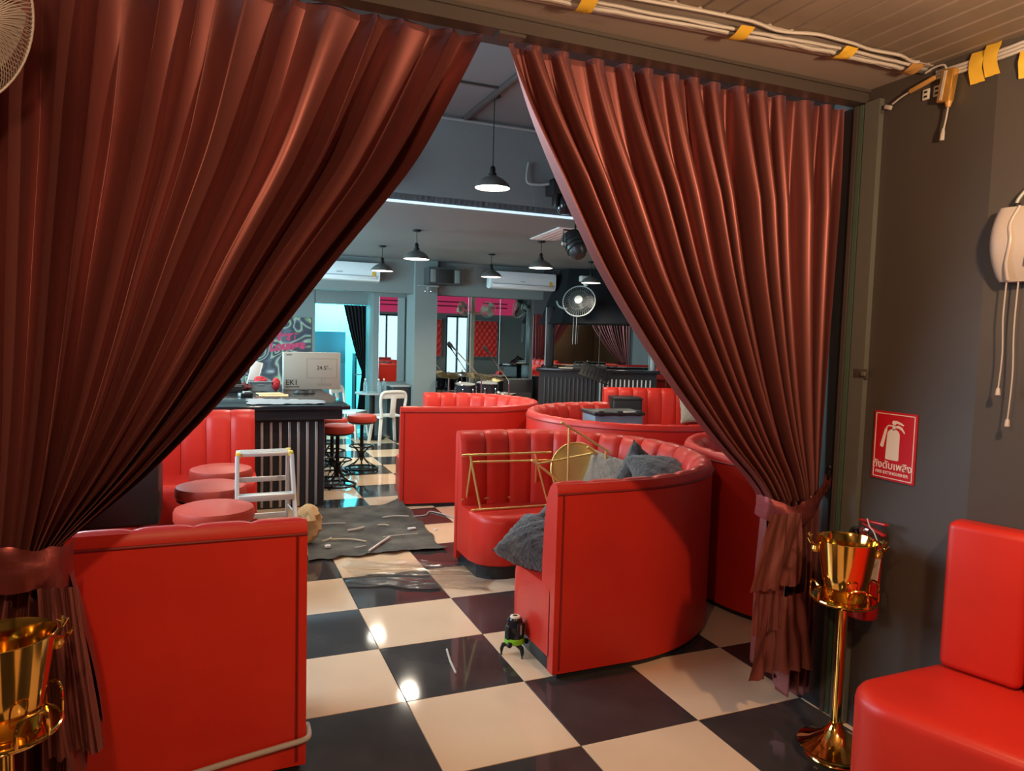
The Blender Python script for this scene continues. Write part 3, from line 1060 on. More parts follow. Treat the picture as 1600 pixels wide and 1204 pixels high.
cb = MB()
for k in range(5):
    cb.tube([(0.115 * (1 - .05 * k) * math.cos(a * PI / 16), 0.085 * (1 - .04 * k) * math.sin(a * PI / 16), 0.006 + 0.006 * k) for a in range(32)], 0.0055, 6, closed=True)
o = cb.build('cable_coil', 'black_plastic', None, (-0.47, 5.86, 1.0))
tag(o, 'coil of black cable lying on the bar top before the monitor box', 'cable')
bk = thing('plastic_basket', 'grey plastic basket of odds and ends on the bar', 'basket', (-0.93, 6.25, 1.0), rz=0.08)
w, dd, h = 0.25, 0.17, 0.115
mbk = MB()
o4 = [(-w / 2 * .85, -dd / 2 * .85, 0.003), (w / 2 * .85, -dd / 2 * .85, 0.003), (w / 2 * .85, dd / 2 * .85, 0.003), (-w / 2 * .85, dd / 2 * .85, 0.003)]
t4 = [(-w / 2, -dd / 2, h), (w / 2, -dd / 2, h), (w / 2, dd / 2, h), (-w / 2, dd / 2, h)]
i4 = [(x * .94, y * .94, z) for x, y, z in t4]
b4 = [(x * .94, y * .94, 0.012) for x, y, z in o4]
mbk.add(o4 + t4 + i4 + b4, [(0, 1, 2, 3)] + [(k, (k + 1) % 4, 4 + (k + 1) % 4, 4 + k) for k in range(4)] + [(4 + k, 4 + (k + 1) % 4, 8 + (k + 1) % 4, 8 + k) for k in range(4)] +
        [(8 + k, 8 + (k + 1) % 4, 12 + (k + 1) % 4, 12 + k) for k in range(4)] + [(12, 13, 14, 15)])
mbk.build('tub', 'basket_grey', bk, smooth=False)
MB().box((0, -dd / 2 - 0.004, h - 0.008), (w + 0.02, 0.012, 0.016), bevel=0.004).box((0, -dd / 2 * .93 - 0.003, h * .62), (0.07, 0.008, 0.014), bevel=0.003).build('rim', 'basket_grey', bk)


def crumple(name, loc, size, m, label, cat, seed, n=12, rz=0.0):
    nn, n2 = smooth_noise(seed, 13), smooth_noise(seed + 9, 17)
    vs = MB()
    rows = []
    for j in range(n + 1):
        th = PI * j / n
        row = []
        for i in range(2 * n + 1):
            ph = PI * (i % (2 * n)) / n
            rr = 1 + 0.28 * nn((ph / 6.283 + .13 * j) % 1) * math.sin(th) + 0.2 * n2((ph / 6.283 * 2 + j * .07) % 1) * math.sin(th)
            row.append(Vector((size[0] / 2 * rr * math.sin(th) * math.cos(ph), size[1] / 2 * rr * math.sin(th) * math.sin(ph), size[2] / 2 * (1 + math.cos(th) * (0.85 + .15 * rr)))))
        rows.append(row)
    o = MB().grid(rows).build(name, m, None, loc, angle=30)
    o.rotation_euler = (0, 0, rz)
    tag(o, label, cat)
    return o


crumple('red_cloth', (-0.93, 6.25, 1.06), (0.16, 0.11, 0.11), 'cloth_red', 'crumpled red cloth inside the grey basket on the bar', 'cloth', 4)
crumple('red_fabric', (-0.755, 6.20, 1.0), (0.09, 0.10, 0.155), 'cloth_red', 'small red bundle between the basket and the monitor box', 'bundle', 8)
crumple('maroon_cloth', (-1.13, 6.13, 1.0), (0.19, 0.16, 0.10), 'cloth_maroon', 'maroon cloth lying left of the grey basket', 'cloth', 15)
pk = thing('paper_packet', 'white paper packet standing tilted behind the grey basket', 'packet', (-1.02, 6.48, 1.0), rot=(0, math.radians(14), 0.1))
MB().box((0, 0, 0.17), (0.12, 0.035, 0.33), bevel=0.008).build('sleeve', 'paper_white', pk)
MB().box((0.055, 0, 0.20), (0.012, 0.04, 0.26), bevel=0.003).build('gusset', 'tag_paper', pk)
crumple('paper_wad', (-1.24, 6.35, 1.135), (0.22, 0.14, 0.08), 'paper_white', 'crumpled white paper on top of the black till at the left of the bar', 'paper', 21)
eq = thing('cash_till', 'black till box on the bar partly hidden by the left curtain', 'till', (-1.35, 6.2, 1.0), rz=0.03)
MB().box((0, 0, 0.045), (0.46, 0.40, 0.09), bevel=0.006).build('drawer', 'black_plastic', eq)
MB().box((0, 0.03, 0.113), (0.42, 0.32, 0.045), bevel=0.008).build('lid', 'black_gloss', eq)
MB().box((0, -0.202, 0.072), (0.42, 0.006, 0.006)).build('drawer_lip', 'slat_silver', eq, smooth=False)
ev = MB().box((0, 0, 0.006), (0.30, 0.21, 0.012), bevel=0.003)
tag(ev.build('brown_envelope', 'envelope', None, (-0.83, 5.52, 1.0)), 'tan padded envelope lying on the bar top', 'envelope').rotation_euler = (0, 0, -0.08)
ev = MB().box((0, 0, 0.004), (0.26, 0.17, 0.008), bevel=0.002)
tag(ev.build('brown_envelope', 'envelope', None, (-0.86, 5.66, 1.012)), 'second tan envelope lying askew on top of the first', 'envelope').rotation_euler = (0, 0, 0.16)
ad = thing('black_adapter', 'small black device beside the envelopes on the bar', 'device', (-1.12, 5.45, 1.0), rz=0.3)
MB().box((0, 0, 0.022), (0.13, 0.10, 0.044), bevel=0.01).build('case', 'black_plastic', ad)
MB().box((0.02, 0, 0.050), (0.08, 0.07, 0.014), bevel=0.005).build('cap', 'basket_grey', ad)
rows = []
nn = smooth_noise(31, 29)
for j in range(13):
    rows.append([Vector((-1.12 + 0.72 * i / 26 + 0.03 * nn(j * .07), 4.56 + 0.62 * j / 12 - 0.25 * (i / 26) * (j / 12), 1.006 + 0.008 * abs(nn(i * .04 + j * .11)))) for i in range(27)])
tag(MB().grid(rows).build('wrapping_film', 'grey_film', None, angle=60), 'crinkled grey plastic film spread over the front of the bar top', 'film')

# ================================================================ STOOLS


def bar_stool(loc, label):
    t = thing('bar_stool', label, 'stool', loc, group='tall bar stools')
    MB().lathe([(0, 0.60), (0.155, 0.60), (0.172, 0.606), (0.18, 0.62), (0.18, 0.665), (0.172, 0.682), (0.14, 0.692), (0, 0.698)], n=36).build('seat', 'stool_vinyl', t)
    MB().lathe([(0, 0.575), (0.12, 0.575), (0.165, 0.592), (0.168, 0.60), (0, 0.60)], n=28).build('seat_pan', 'black_metal', t)
    MB().tube([(0, 0, 0.12), (0, 0, 0.58)], 0.022, 14).build('post', 'black_metal', t)
    MB().tube([(0.15 * math.cos(a * PI / 18), 0.15 * math.sin(a * PI / 18), 0.30) for a in range(36)], 0.009, 8, closed=True).build('foot_ring', 'black_metal', t)
    for k in range(6):
        a = k * PI / 3 + 0.3
        c, s = math.cos(a), math.sin(a)
        MB().tube(spline([(0.15 * c, 0.15 * s, 0.30), (0.09 * c, 0.09 * s, 0.275), (0.034 * c, 0.034 * s, 0.21), (0.036 * c, 0.036 * s, 0.15), (0.10 * c, 0.10 * s, 0.085), (0.195 * c, 0.195 * s, 0.03)], 5), 0.0065, 6).build('spoke', 'black_metal', t)
    MB().tube([(0.20 * math.cos(a * PI / 20), 0.20 * math.sin(a * PI / 20), 0.024) for a in range(40)], 0.012, 8, closed=True).build('base_ring', 'black_metal', t)
    for k in range(4):
        a = k * PI / 2 + 0.6
        MB().lathe([(0, 0), (0.012, 0), (0.012, 0.02), (0, 0.02)], (0.20 * math.cos(a), 0.20 * math.sin(a), 0), 10).build('foot', 'black_plastic', t)
    return t


bs = bar_stool((0.275, 6.33, 0), 'red topped black bar stool standing free in the aisle, right of the bar')
copy_thing(bs, (-0.165, 5.42, 0), 0.4, 'red bar stool tucked nearest at the right end of the bar')
copy_thing(bs, (-0.13, 6.05, 0), 0.9, 'red bar stool second along the side of the bar')
copy_thing(bs, (-0.12, 6.72, 0), 0.2, 'red bar stool furthest along the side of the bar')


def low_stool(loc, label):
    t = thing('low_stool', label, 'stool', loc, group='round low stools inside the left banquette')
    MB().lathe([(0, 0.535), (0.205, 0.535), (0.226, 0.542), (0.232, 0.556), (0.232, 0.60), (0.225, 0.617), (0.19, 0.628), (0, 0.636)], n=44).build('cushion', 'stool_vinyl', t)
    MB().lathe([(0, 0.515), (0.20, 0.515), (0.222, 0.524), (0.224, 0.535), (0, 0.535)], n=36).build('seat_pan', 'black_metal', t)
    for k in range(4):
        a = k * PI / 2 + 0.4
        MB().tube([(0.06 * math.cos(a), 0.06 * math.sin(a), 0.52), (0.15 * math.cos(a), 0.15 * math.sin(a), 0.0)], 0.011, 8).build('leg', 'black_metal', t)
    return t


ls = low_stool((-1.425, 2.13, 0), 'round red stool in the row inside the left banquette, nearest')
copy_thing(ls, (-1.445, 2.80, 0), 0.5, 'round red stool in the row, middle, beside the ladder')
copy_thing(ls, (-1.375, 3.44, 0), 0.9, 'round red stool in the row, furthest, below the backrest')

# black box on the left banquette seat
bb = thing('black_case', 'plain black box standing on the left banquette seat behind the curtain', 'box', (-2.06, 2.62, 0.462))
MB().box((0, 0, 0.24), (0.62, 0.42, 0.48), bevel=0.012).build('body', 'black_leather', bb)
MB().box((0, 0, 0.492), (0.63, 0.43, 0.02), bevel=0.008).build('lid', 'black_leather', bb)

# ================================================================ STEP LADDER
ld = thing('step_ladder', 'aluminium step ladder with yellow corner caps before the bar', 'ladder', (-1.115, 2.50, 0), rz=0.03)
hw, H = 0.172, 0.895
MB().box((0, 0, H - 0.012), (0.345, 0.15, 0.024), bevel=0.004).build('top_step', 'aluminium', ld)
for k in range(4):
    MB().box((0, -0.052 + 0.035 * k, H + 0.002), (0.30, 0.010, 0.004)).build('tread_rib', 'aluminium', ld, smooth=False)
for sx in (-1, 1):
    for sy in (-1, 1):
        if not (sx < 0 and sy > 0):
            MB().box((sx * (hw - 0.006), sy * 0.06, H - 0.012), (0.030, 0.045, 0.034), bevel=0.004).build('corner_cap', 'ladder_yellow', ld)


def rail(x0, y0, z0, x1, y1, z1, w, t, name, parent, m='aluminium'):
    a, b = Vector((x0, y0, z0)), Vector((x1, y1, z1))
    z = (b - a).normalized()
    x = Vector((1, 0, 0))
    y = z.cross(x).normalized()
    x = y.cross(z)
    mt = Matrix(((x.x, y.x, z.x), (x.y, y.y, z.y), (x.z, y.z, z.z)))
    return MB().box((a + b) / 2, (w, t, (b - a).length), bevel=0.003, mtx=mt).build(name, m, parent)


for sx in (-1, 1):
    rail(sx * hw, -0.055, H - 0.02, sx * (hw + 0.022), -0.34, 0.012, 0.024, 0.060, 'front_leg', ld)
    rail(sx * (hw - 0.012), 0.055, H - 0.02, sx * (hw + 0.018), 0.36, 0.012, 0.020, 0.040, 'rear_leg', ld)
    MB().box((sx * (hw + 0.022), -0.343, 0.012), (0.032, 0.066, 0.024), bevel=0.004).build('foot', 'black_plastic', ld)
    MB().box((sx * (hw + 0.018), 0.363, 0.012), (0.030, 0.044, 0.024), bevel=0.004).build('foot', 'black_plastic', ld)
    MB().tube([(sx * (hw + 0.01), -0.17, 0.50), (sx * (hw + 0.005), 0.17, 0.48)], 0.005, 6).build('spreader', 'aluminium', ld)
for z in (0.615, 0.345):
    t = (H - z) / H
    MB().box((0, -0.055 - 0.285 * t, z), (2 * (hw + 0.022 * t) - 0.01, 0.085, 0.040), bevel=0.004).build('step', 'aluminium', ld)
for z in (0.68, 0.40, 0.15):
    t = (H - z) / H
    MB().box((0, 0.055 + 0.305 * t, z), (2 * (hw + 0.018 * t) - 0.01, 0.012, 0.034), bevel=0.003).build('rear_brace', 'aluminium', ld)

# ================================================================ WHITE CHAIRS, TABLE, BOTTLES


def plastic_chair(loc, rz, label):
    t = thing('plastic_chair', label, 'chair', loc, rz, group='white plastic chairs at the back table')
    sw, sd = 0.40, 0.40
    rows = []
    for j in range(9):
        v = j / 8 - 0.5
        rows.append([Vector(((i / 8 - 0.5) * sw * (1 - 0.12 * (v + .5)), v * sd, 0.43 - 0.018 * math.cos(PI * v) * math.cos(PI * (i / 8 - .5)))) for i in range(9)])
    s_ = MB().grid(rows)
    s_.build('seat', 'white_plastic', t, angle=60)
    MB().box((0, -sd / 2, 0.42), (sw, 0.018, 0.04), bevel=0.006).box((-sw / 2 + .01, 0, 0.42), (0.018, sd, 0.04), bevel=0.006).box((sw / 2 - .01, 0, 0.42), (0.018, sd, 0.04), bevel=0.006).build('seat_rim', 'white_plastic', t)
    for sx in (-1, 1):
        for sy in (-1, 1):
            rail(sx * (sw / 2 - 0.03), sy * (sd / 2 - 0.03), 0.42, sx * (sw / 2 + 0.015), sy * (sd / 2 + 0.025), 0.0, 0.045, 0.030, 'leg', t, 'white_plastic')
    # back at +y: hooped frame with three openings
    hoop = spline([(-0.165, 0.185, 0.42), (-0.195, 0.215, 0.60), (-0.20, 0.24, 0.74), (-0.165, 0.255, 0.805), (-0.08, 0.262, 0.82), (0.08, 0.262, 0.82), (0.165, 0.255, 0.805), (0.20, 0.24, 0.74),
                   (0.195, 0.215, 0.60), (0.165, 0.185, 0.42)], 5)
    MB().tube(hoop, 0.024, 8).build('back_frame', 'white_plastic', t)
    MB().box((0, 0.252, 0.765), (0.36, 0.016, 0.10), bevel=0.005, mtx=Matrix.Rotation(-0.12, 3, 'X')).build('top_rail', 'white_plastic', t)
    for xx, ww in ((0.0, 0.085),):
        MB().box((xx, 0.222, 0.585), (ww, 0.012, 0.34), bevel=0.004, mtx=Matrix.Rotation(-0.20, 3, 'X')).build('back_slat', 'white_plastic', t)
    MB().box((0, 0.255 - 0.008, 0.790), (0.085, 0.014, 0.018), bevel=0.004).build('handle_slot', 'black_plastic', t)
    return t


pc = plastic_chair((1.07, 8.42, 0), PI + 0.15, 'white plastic chair with its back to the camera, beside the column')
copy_thing(pc, (0.62, 9.14, 0), 0.9, 'white plastic chair behind the small grey table, nearer the doorway')
tb = thing('cafe_table', 'small round grey table on a black pedestal by the doorway', 'table', (0.93, 8.92, 0))
MB().lathe([(0, 0.725), (0.27, 0.725), (0.275, 0.735), (0.27, 0.75), (0, 0.75)], n=36).build('tabletop', 'frame_grey', tb)
MB().tube([(0, 0, 0.02), (0, 0, 0.725)], 0.045, 16).build('pedestal', 'black_metal', tb)
MB().lathe([(0, 0), (0.20, 0), (0.21, 0.012), (0.06, 0.03), (0, 0.03)], n=28).build('base', 'black_metal', tb)


def bottle(loc, label):
    t = thing('water_bottle', label, 'bottle', loc, group='clear water bottles on the back table')
    MB().lathe([(0, 0), (0.030, 0), (0.033, 0.01), (0.033, 0.06), (0.031, 0.065), (0.033, 0.07), (0.033, 0.14), (0.026, 0.17), (0.013, 0.19), (0.013, 0.205), (0, 0.205)], n=20).build('bottle_body', 'bottle_pet', t)
    MB().lathe([(0, 0.2), (0.016, 0.2), (0.016, 0.222), (0, 0.222)], n=16).build('cap', 'white_plastic', t)
    return t


b1 = bottle((0.82, 8.93, 0.75), 'clear water bottle on the grey table, leftmost')
copy_thing(b1, (1.02, 8.86, 0.75), 0, 'clear water bottle on the grey table, middle of three')
copy_thing(b1, (1.12, 8.93, 0.75), 0, 'clear water bottle on the grey table, rightmost')
sb = thing('black_cabinet', 'black cabinet with a grey ledge below the mirror left of the column', 'cabinet', (1.395, 9.06, 0))
MB().box((0, 0, 0.42), (0.29, 0.42, 0.84), bevel=0.006).build('body', 'black_wood', sb)
MB().box((-0.02, 0, 0.855), (0.33, 0.46, 0.03), bevel=0.006).build('ledge', 'frame_grey', sb)
MB().lathe([(0, 0), (0.016, 0), (0.016, 0.012), (0, 0.02)], (-0.1, -0.212, 0.42), 12, Matrix.Rotation(PI / 2, 3, 'X')).build('knob', 'chrome', sb)

# doorway drape, fridge, shelf, mural
rows = []
for j in range(30):
    t = j / 29
    z = 2.16 - 2.0 * t
    g = (1 - min(1, t / 0.56)) ** 0.8 if t < 0.56 else 0
    row = []
    for i in range(61):
        u = i / 60
        x0 = 1.0 - 0.32 * g - 0.06 - (0.10 * (t - 0.56) / 0.44 if t > 0.56 else 0)
        row.append(Vector((x0 - 0.03 + (1.0 - x0) * u, 9.74 - 0.022 * math.cos(u * 2 * PI * 6) - 0.02, z)))
    rows.append(row)
tag(MB().grid(rows).build('door_drape', 'black_cloth', None, angle=70), 'black drape tied to the right side of the glowing doorway', 'curtain')
fr = thing('refrigerator', 'pale two-door fridge glowing cyan through the doorway', 'fridge', (0.52, 11.3, 0))
MB().box((0, 0, 0.87), (0.66, 0.62, 1.70), bevel=0.012).build('body', 'fridge', fr)
MB().box((0, -0.325, 1.43), (0.64, 0.03, 0.56), bevel=0.01).build('freezer_door', 'fridge', fr)
MB().box((0, -0.325, 0.60), (0.64, 0.03, 1.04), bevel=0.01).build('main_door', 'fridge', fr)
for z in (1.25, 0.95):
    MB().box((-0.25, -0.352, z), (0.02, 0.024, 0.20), bevel=0.006).build('handle', 'chrome', fr)
sh = thing('kitchen_shelf', 'dark shelf with stacked items beside the fridge', 'shelf', (1.20, 10.7, 0))
for z in (0.3, 0.62, 0.94, 1.26):
    MB().box((0, 0, z), (0.5, 0.35, 0.025)).build('board', 'frame_grey', sh, smooth=False)
for sx in (-1, 1):
    MB().box((sx * 0.24, 0, 0.66), (0.025, 0.33, 1.32)).build('upright', 'black_metal', sh, smooth=False)
mu = thing('flame_mural', 'swirling green and grey flame mural with pink lettering behind the bar', 'mural', (-0.45, 9.79, 0.75))
MB().box((0, 0, 0.55), (1.05, 0.012, 1.25)).build('painting', 'mural', mu, smooth=False)
text_part('lettering', 'Flem', 0.22, 'mural_pink', mu, (0.10, -0.008, 0.86), (1, 0, 0.06), (-0.06, 0, 1), bold=0.012, shear=0.15)
text_part('lettering', 'Lounge', 0.19, 'mural_pink', mu, (0.14, -0.008, 0.70), (1, 0, 0.10), (-0.10, 0, 1), bold=0.012, shear=0.15)

# ================================================================ PENDANT LAMPS


def pendant(loc, zc, label):
    """loc z = rim height"""
    t = thing('pendant_lamp', label, 'lamp', loc, group='grey dome pendant lamps')
    h = zc - loc[2]
    MB().lathe([(0.150, 0.0), (0.152, 0.004), (0.140, 0.030), (0.115, 0.058), (0.080, 0.082), (0.045, 0.098), (0.030, 0.108), (0.030, 0.118)], n=40).build('shade', 'lamp_shade', t)
    MB().lathe([(0.146, 0.002), (0.135, 0.028), (0.11, 0.055), (0.075, 0.078), (0, 0.09)], n=32).build('shade_lining', 'lamp_inner', t)
    MB().lathe([(0.030, 0.108), (0.034, 0.112), (0.034, 0.124), (0.022, 0.13), (0.022, 0.17), (0.012, 0.185), (0, 0.188)], n=20).build('socket', 'black_metal', t)
    MB().tube([(0, 0, 0.18), (0, 0, h - 0.02)], 0.0045, 6).build('cord', 'black_plastic', t)
    MB().lathe([(0, h), (0.05, h), (0.05, h - 0.015), (0.03, h - 0.022), (0, h - 0.022)], n=20).build('ceiling_rose', 'black_metal', t)
    MB().lathe([(0, 0.004), (0.132, 0.004), (0.143, 0.008), (0.132, 0.026), (0, 0.04)], n=32).build('bulb', 'bulb_glow', t)
    l = light('pendant_light', 'SPOT', (0, 0, -0.01), 95, (1.0, 0.86, 0.68), 0.10, spot=(math.radians(150), 0.6))
    l.parent = t
    return t


pendant((0.73, 3.16, 2.94), 3.70, 'grey pendant lamp hanging lowest and nearest from the high ceiling')
pendant((0.70, 5.46, 2.55), 2.88, 'grey pendant lamp in front of the column, second nearest')
pendant((0.68, 7.17, 2.54), 2.88, 'grey pendant lamp beside the left air conditioner')
pendant((2.27, 7.20, 2.55), 2.88, 'grey pendant lamp overlapping the left end of the right air conditioner')
pendant((2.28, 5.52, 2.55), 2.88, 'grey pendant lamp below the pale ceiling vent')
pendant((3.90, 7.20, 2.55), 2.88, 'grey pendant lamp above the black wall fan on the stage')
# further lamps continuing the grid, added out of sight to brighten the far room
for hx, hy, hz, hc, hl in ((-0.90, 3.16, 2.94, 3.70, 'added grey pendant lamp of the high ceiling, unseen behind the left curtain'), (2.35, 3.16, 2.94, 3.70, 'added grey pendant lamp of the high ceiling, unseen behind the right curtain'),
                           (-0.90, 5.46, 2.55, 2.88, 'added grey pendant lamp over the near part of the bar, unseen behind the left curtain'), (-0.90, 7.17, 2.55, 2.88, 'added grey pendant lamp over the far part of the bar, unseen behind the left curtain'),
                           (5.6, 2.2, 2.94, 3.70, 'added grey pendant lamp brightening the buttoned red panels, out of sight to the right'),  # added only to light the red panels
                           (3.90, 5.52, 2.55, 2.88, 'added grey pendant lamp over the straight banquette, unseen behind the right curtain')):
    pendant((hx, hy, hz), hc, hl)

# ================================================================ AIR CONDITIONERS, SPEAKER, VENT, CEILING FITTINGS


def aircon(x, y, z, w, label):
    t = thing('air_conditioner', label, 'air conditioner', (x, y, z))
    poly = [(0, 0.03), (-0.08, 0.0), (-0.17, 0.015), (-0.20, 0.07), (-0.205, 0.22), (-0.18, 0.285), (-0.10, 0.295), (0, 0.295)]
    mtx = Matrix(((0, 0, 1), (1, 0, 0), (0, 1, 0)))
    MB().prism(poly, -w / 2, w / 2, mtx).build('casing', 'ac_white', t)
    MB().box((0, -0.195, 0.058), (w * 0.92, 0.014, 0.05), bevel=0.004, mtx=Matrix.Rotation(0.5, 3, 'X')).build('louver', 'ac_white', t)
    MB().box((0, -0.207, 0.085), (w * 0.96, 0.004, 0.005)).build('seam', 'frame_grey', t, smooth=False)
    MB().box((w / 2 - 0.10, -0.208, 0.115), (0.05, 0.003, 0.07)).build('rating_sticker', 'tape_yellow', t, smooth=False)
    MB().box((-0.02, -0.208, 0.13), (0.09, 0.003, 0.010)).build('logo_strip', 'frame_grey', t, smooth=False)
    return t


aircon(0.36, 8.80, 2.49, 1.20, 'white split air conditioner over the doorway recess, left')
aircon(3.35, 8.70, 2.485, 1.18, 'white split air conditioner over the stage mirror, right')
aircon(-0.55, 3.85, 2.99, 0.90, 'white air conditioner end peeking past the left curtain, high up')
sp = thing('wall_speaker', 'grey horizontal loudspeaker on a bracket high beside the column', 'loudspeaker', (1.98, 8.62, 2.50))
MB().prism([(-0.27, -0.14), (0.27, -0.14), (0.30, 0.14), (-0.30, 0.14)], 0, 0.26).build('cabinet', 'speaker_grey', sp, smooth=False)
MB().box((0, -0.146, 0.13), (0.24, 0.012, 0.21), bevel=0.004).build('grille', 'speaker_grille', sp)
for sx in (-1, 1):
    MB().box((sx * 0.20, -0.143, 0.13), (0.09, 0.008, 0.20), bevel=0.003).build('corner_guard', 'wall_grey', sp)
MB().box((-0.24, 0.0, -0.03), (0.34, 0.05, 0.02)).box((-0.24, 0.02, -0.08), (0.03, 0.03, 0.10)).build('bracket', 'frame_grey', sp, smooth=False)
for sx in (-0.29, -0.20):
    MB().lathe([(0, -0.02), (0.018, -0.012), (0.022, 0.0), (0.018, 0.012), (0, 0.02)], (sx, -0.03, -0.11), 12).build('bolt_knob', 'chrome', sp)

vt = thing('ceiling_vent', 'pale pink rectangular vent panel in the low ceiling', 'vent', (2.17, 4.84, 2.88), rz=math.radians(-6))
MB().box((0, 0, -0.008), (0.34, 1.0, 0.014), bevel=0.003).build('panel', 'vent_pink', vt)
for k in range(4):
    MB().box((-0.10 + 0.065 * k, 0, -0.017), (0.012, 0.86, 0.004)).build('slot', 'vent_stripe', vt, smooth=False)


def stage_light(loc, rot, label, drop, top):
    t = thing('stage_light', label, 'stage light', loc)
    m = Matrix.Rotation(rot[1], 3, 'Z') @ Matrix.Rotation(rot[0], 3, 'X')
    MB().lathe([(0, -0.15), (0.06, -0.15), (0.085, -0.12), (0.10, -0.06), (0.105, 0.05), (0.10, 0.12), (0.085, 0.13), (0.08, 0.10), (0, 0.09)], (0, 0, 0), 28, m).build('can', 'black_plastic', t)
    MB().lathe([(0, 0.10), (0.078, 0.10), (0.07, 0.112), (0, 0.122)], (0, 0, 0), 24, m).build('lens', 'black_gloss', t)
    for k in range(3):
        MB().tube([m @ Vector((0.106 * math.cos(a * PI / 14), 0.106 * math.sin(a * PI / 14), -0.06 + 0.05 * k)) for a in range(28)], 0.005, 5, closed=True).build('cooling_fin', 'black_metal', t)
    MB().tube([(-0.13, 0, 0.0), (-0.13, 0, 0.14), (0.13, 0, 0.14), (0.13, 0, 0.0)], 0.009, 6).build('yoke', 'black_metal', t)
    for sx in (-1, 1):
        MB().tube([(sx * 0.105, 0, 0), (sx * 0.145, 0, 0)], 0.018, 10).build('yoke_knob', 'aluminium', t)
    MB().tube([(0, 0, 0.14), (0, 0, drop)], 0.010, 8).build('stem', 'black_metal', t)
    return t


stage_light((1.98, 4.05, 2.66), (math.radians(35), math.radians(200)), 'black stage spotlight hanging below the fascia edge', 0.22, 0)
mv = thing('moving_head_light', 'black moving head stage light on a bracket above the fascia line', 'stage light', (1.64, 3.66, 3.02))
MB().box((0.0, 0.05, 0.10), (0.26, 0.20, 0.13), bevel=0.02).build('base', 'black_plastic', mv)
MB().lathe([(0, -0.09), (0.05, -0.085), (0.08, -0.05), (0.085, 0.03), (0.06, 0.08), (0, 0.09)], (0.02, 0, -0.05), 24).build('head', 'black_gloss', mv)
for sx in (-1, 1):
    MB().box((0.02 + sx * 0.105, 0, 0.0), (0.035, 0.09, 0.16), bevel=0.012).build('arm', 'black_plastic', mv)
MB().tube(spline([(-0.30, 0.16, 0.34), (-0.32, 0.14, 0.16), (-0.22, 0.10, 0.13), (-0.12, 0.05, 0.14)], 6), 0.012, 8).build('bracket', 'frame_grey', mv)
MB().tube([(-0.12, 0.05, 0.16), (0.5, -0.4, 0.52)], 0.016, 8).build('rigging_bar', 'black_metal', mv)
cc = thing('security_camera', 'white dome camera bracket high on the stage wall', 'camera', (4.32, 8.20, 2.60))
MB().box((0, 0, 0.10), (0.16, 0.10, 0.10), bevel=0.015).build('mount', 'white_plastic', cc)
MB().lathe([(0, -0.05), (0.03, -0.045), (0.045, -0.01), (0.045, 0.05), (0, 0.05)], (0.02, -0.02, 0.0), 18).build('dome', 'white_plastic', cc)
cd = MB().tube([(0.72, 1.2, 3.685), (0.70, 3.84, 3.685)], 0.028, 10)
tag(cd.build('ceiling_conduit', 'rail_metal'), 'dark conduit pipe running along the high ceiling above the nearest lamp', 'conduit')
cd = MB().tube([(-1.0, 3.815, 3.66), (2.4, 3.815, 3.66)], 0.013, 8)
tag(cd.build('ceiling_conduit', 'frame_grey'), 'thin grey conduit along the top of the fascia', 'conduit')
cd = MB().tube([(-1.0, 2.95, 3.688), (0.70, 2.95, 3.688)], 0.010, 8)
tag(cd.build('ceiling_conduit', 'rail_metal'), 'thin black conduit crossing the high ceiling to the nearest lamp', 'conduit')

# ================================================================ MIRRORS AND STAGE


def mirror_wall(label, a, b, z0, z1, n, normal):
    a, b = Vector((*a, 0)), Vector((*b, 0))
    t = thing('wall_mirror', label, 'mirror', (a.x, a.y, z0))
    dv = (b - a) / n
    N = Vector((*normal, 0))
    for k in range(n):
        p, q = dv * k + dv.normalized() * 0.004, dv * (k + 1) - dv.normalized() * 0.004
        MB().prism([tuple(p[:2]), tuple(q[:2]), tuple((q + N * 0.008)[:2]), tuple((p + N * 0.008)[:2])], 0, z1 - z0).build('mirror_panel', 'mirror_glass', t, smooth=False)
        MB().tube([p + N * 0.006, p + N * 0.006 + Vector((0, 0, z1 - z0))], 0.0035, 6).build('joint_strip', 'mirror_edge', t)
    return t


mirror_wall('tall mirror wall behind the drum kit, right of the column', (1.95, 8.905), (3.66, 8.905), 0.12, 2.34, 3, (0, -1))
mirror_wall('mirror panel above the black cabinet, left of the column', (1.10, 9.295), (1.55, 9.295), 0.90, 2.30, 1, (0, -1))
mirror_wall('angled mirror wall at the back of the stage', tuple(S0[:2]), tuple((S0 + SD * 4.6)[:2]), 0.12, 2.10, 4, tuple(SN[:2]))

# black hood above the angled mirror
hd = thing('stage_canopy', 'black sloping canopy over the angled stage mirror', 'canopy', tuple(S0 + SD * 0.1 + Vector((0, 0, 1.93))))


def sloc(s, o, z):
    p = SD * s + SN * o
    return Vector((p.x, p.y, z))


A = [sloc(0.0, 0.02, 0.0), sloc(0.42, 0.62, 0.03), sloc(3.6, 0.62, 0.03), sloc(3.6, 0.02, 0.03)]
B = [sloc(0.35, 0.02, 0.94), sloc(0.50, 0.18, 0.94), sloc(3.6, 0.18, 0.94), sloc(3.6, 0.02, 0.94)]
mb = MB().add(A + B, [(0, 1, 2, 3), (4, 5, 6, 7), (0, 1, 5, 4), (1, 2, 6, 5), (2, 3, 7, 6), (3, 0, 4, 7)])
mb.build('cover', 'black_cloth', hd, smooth=False)
MB().tube([A[0], A[1], A[2]], 0.012, 6).build('frame_bar', 'black_metal', hd)

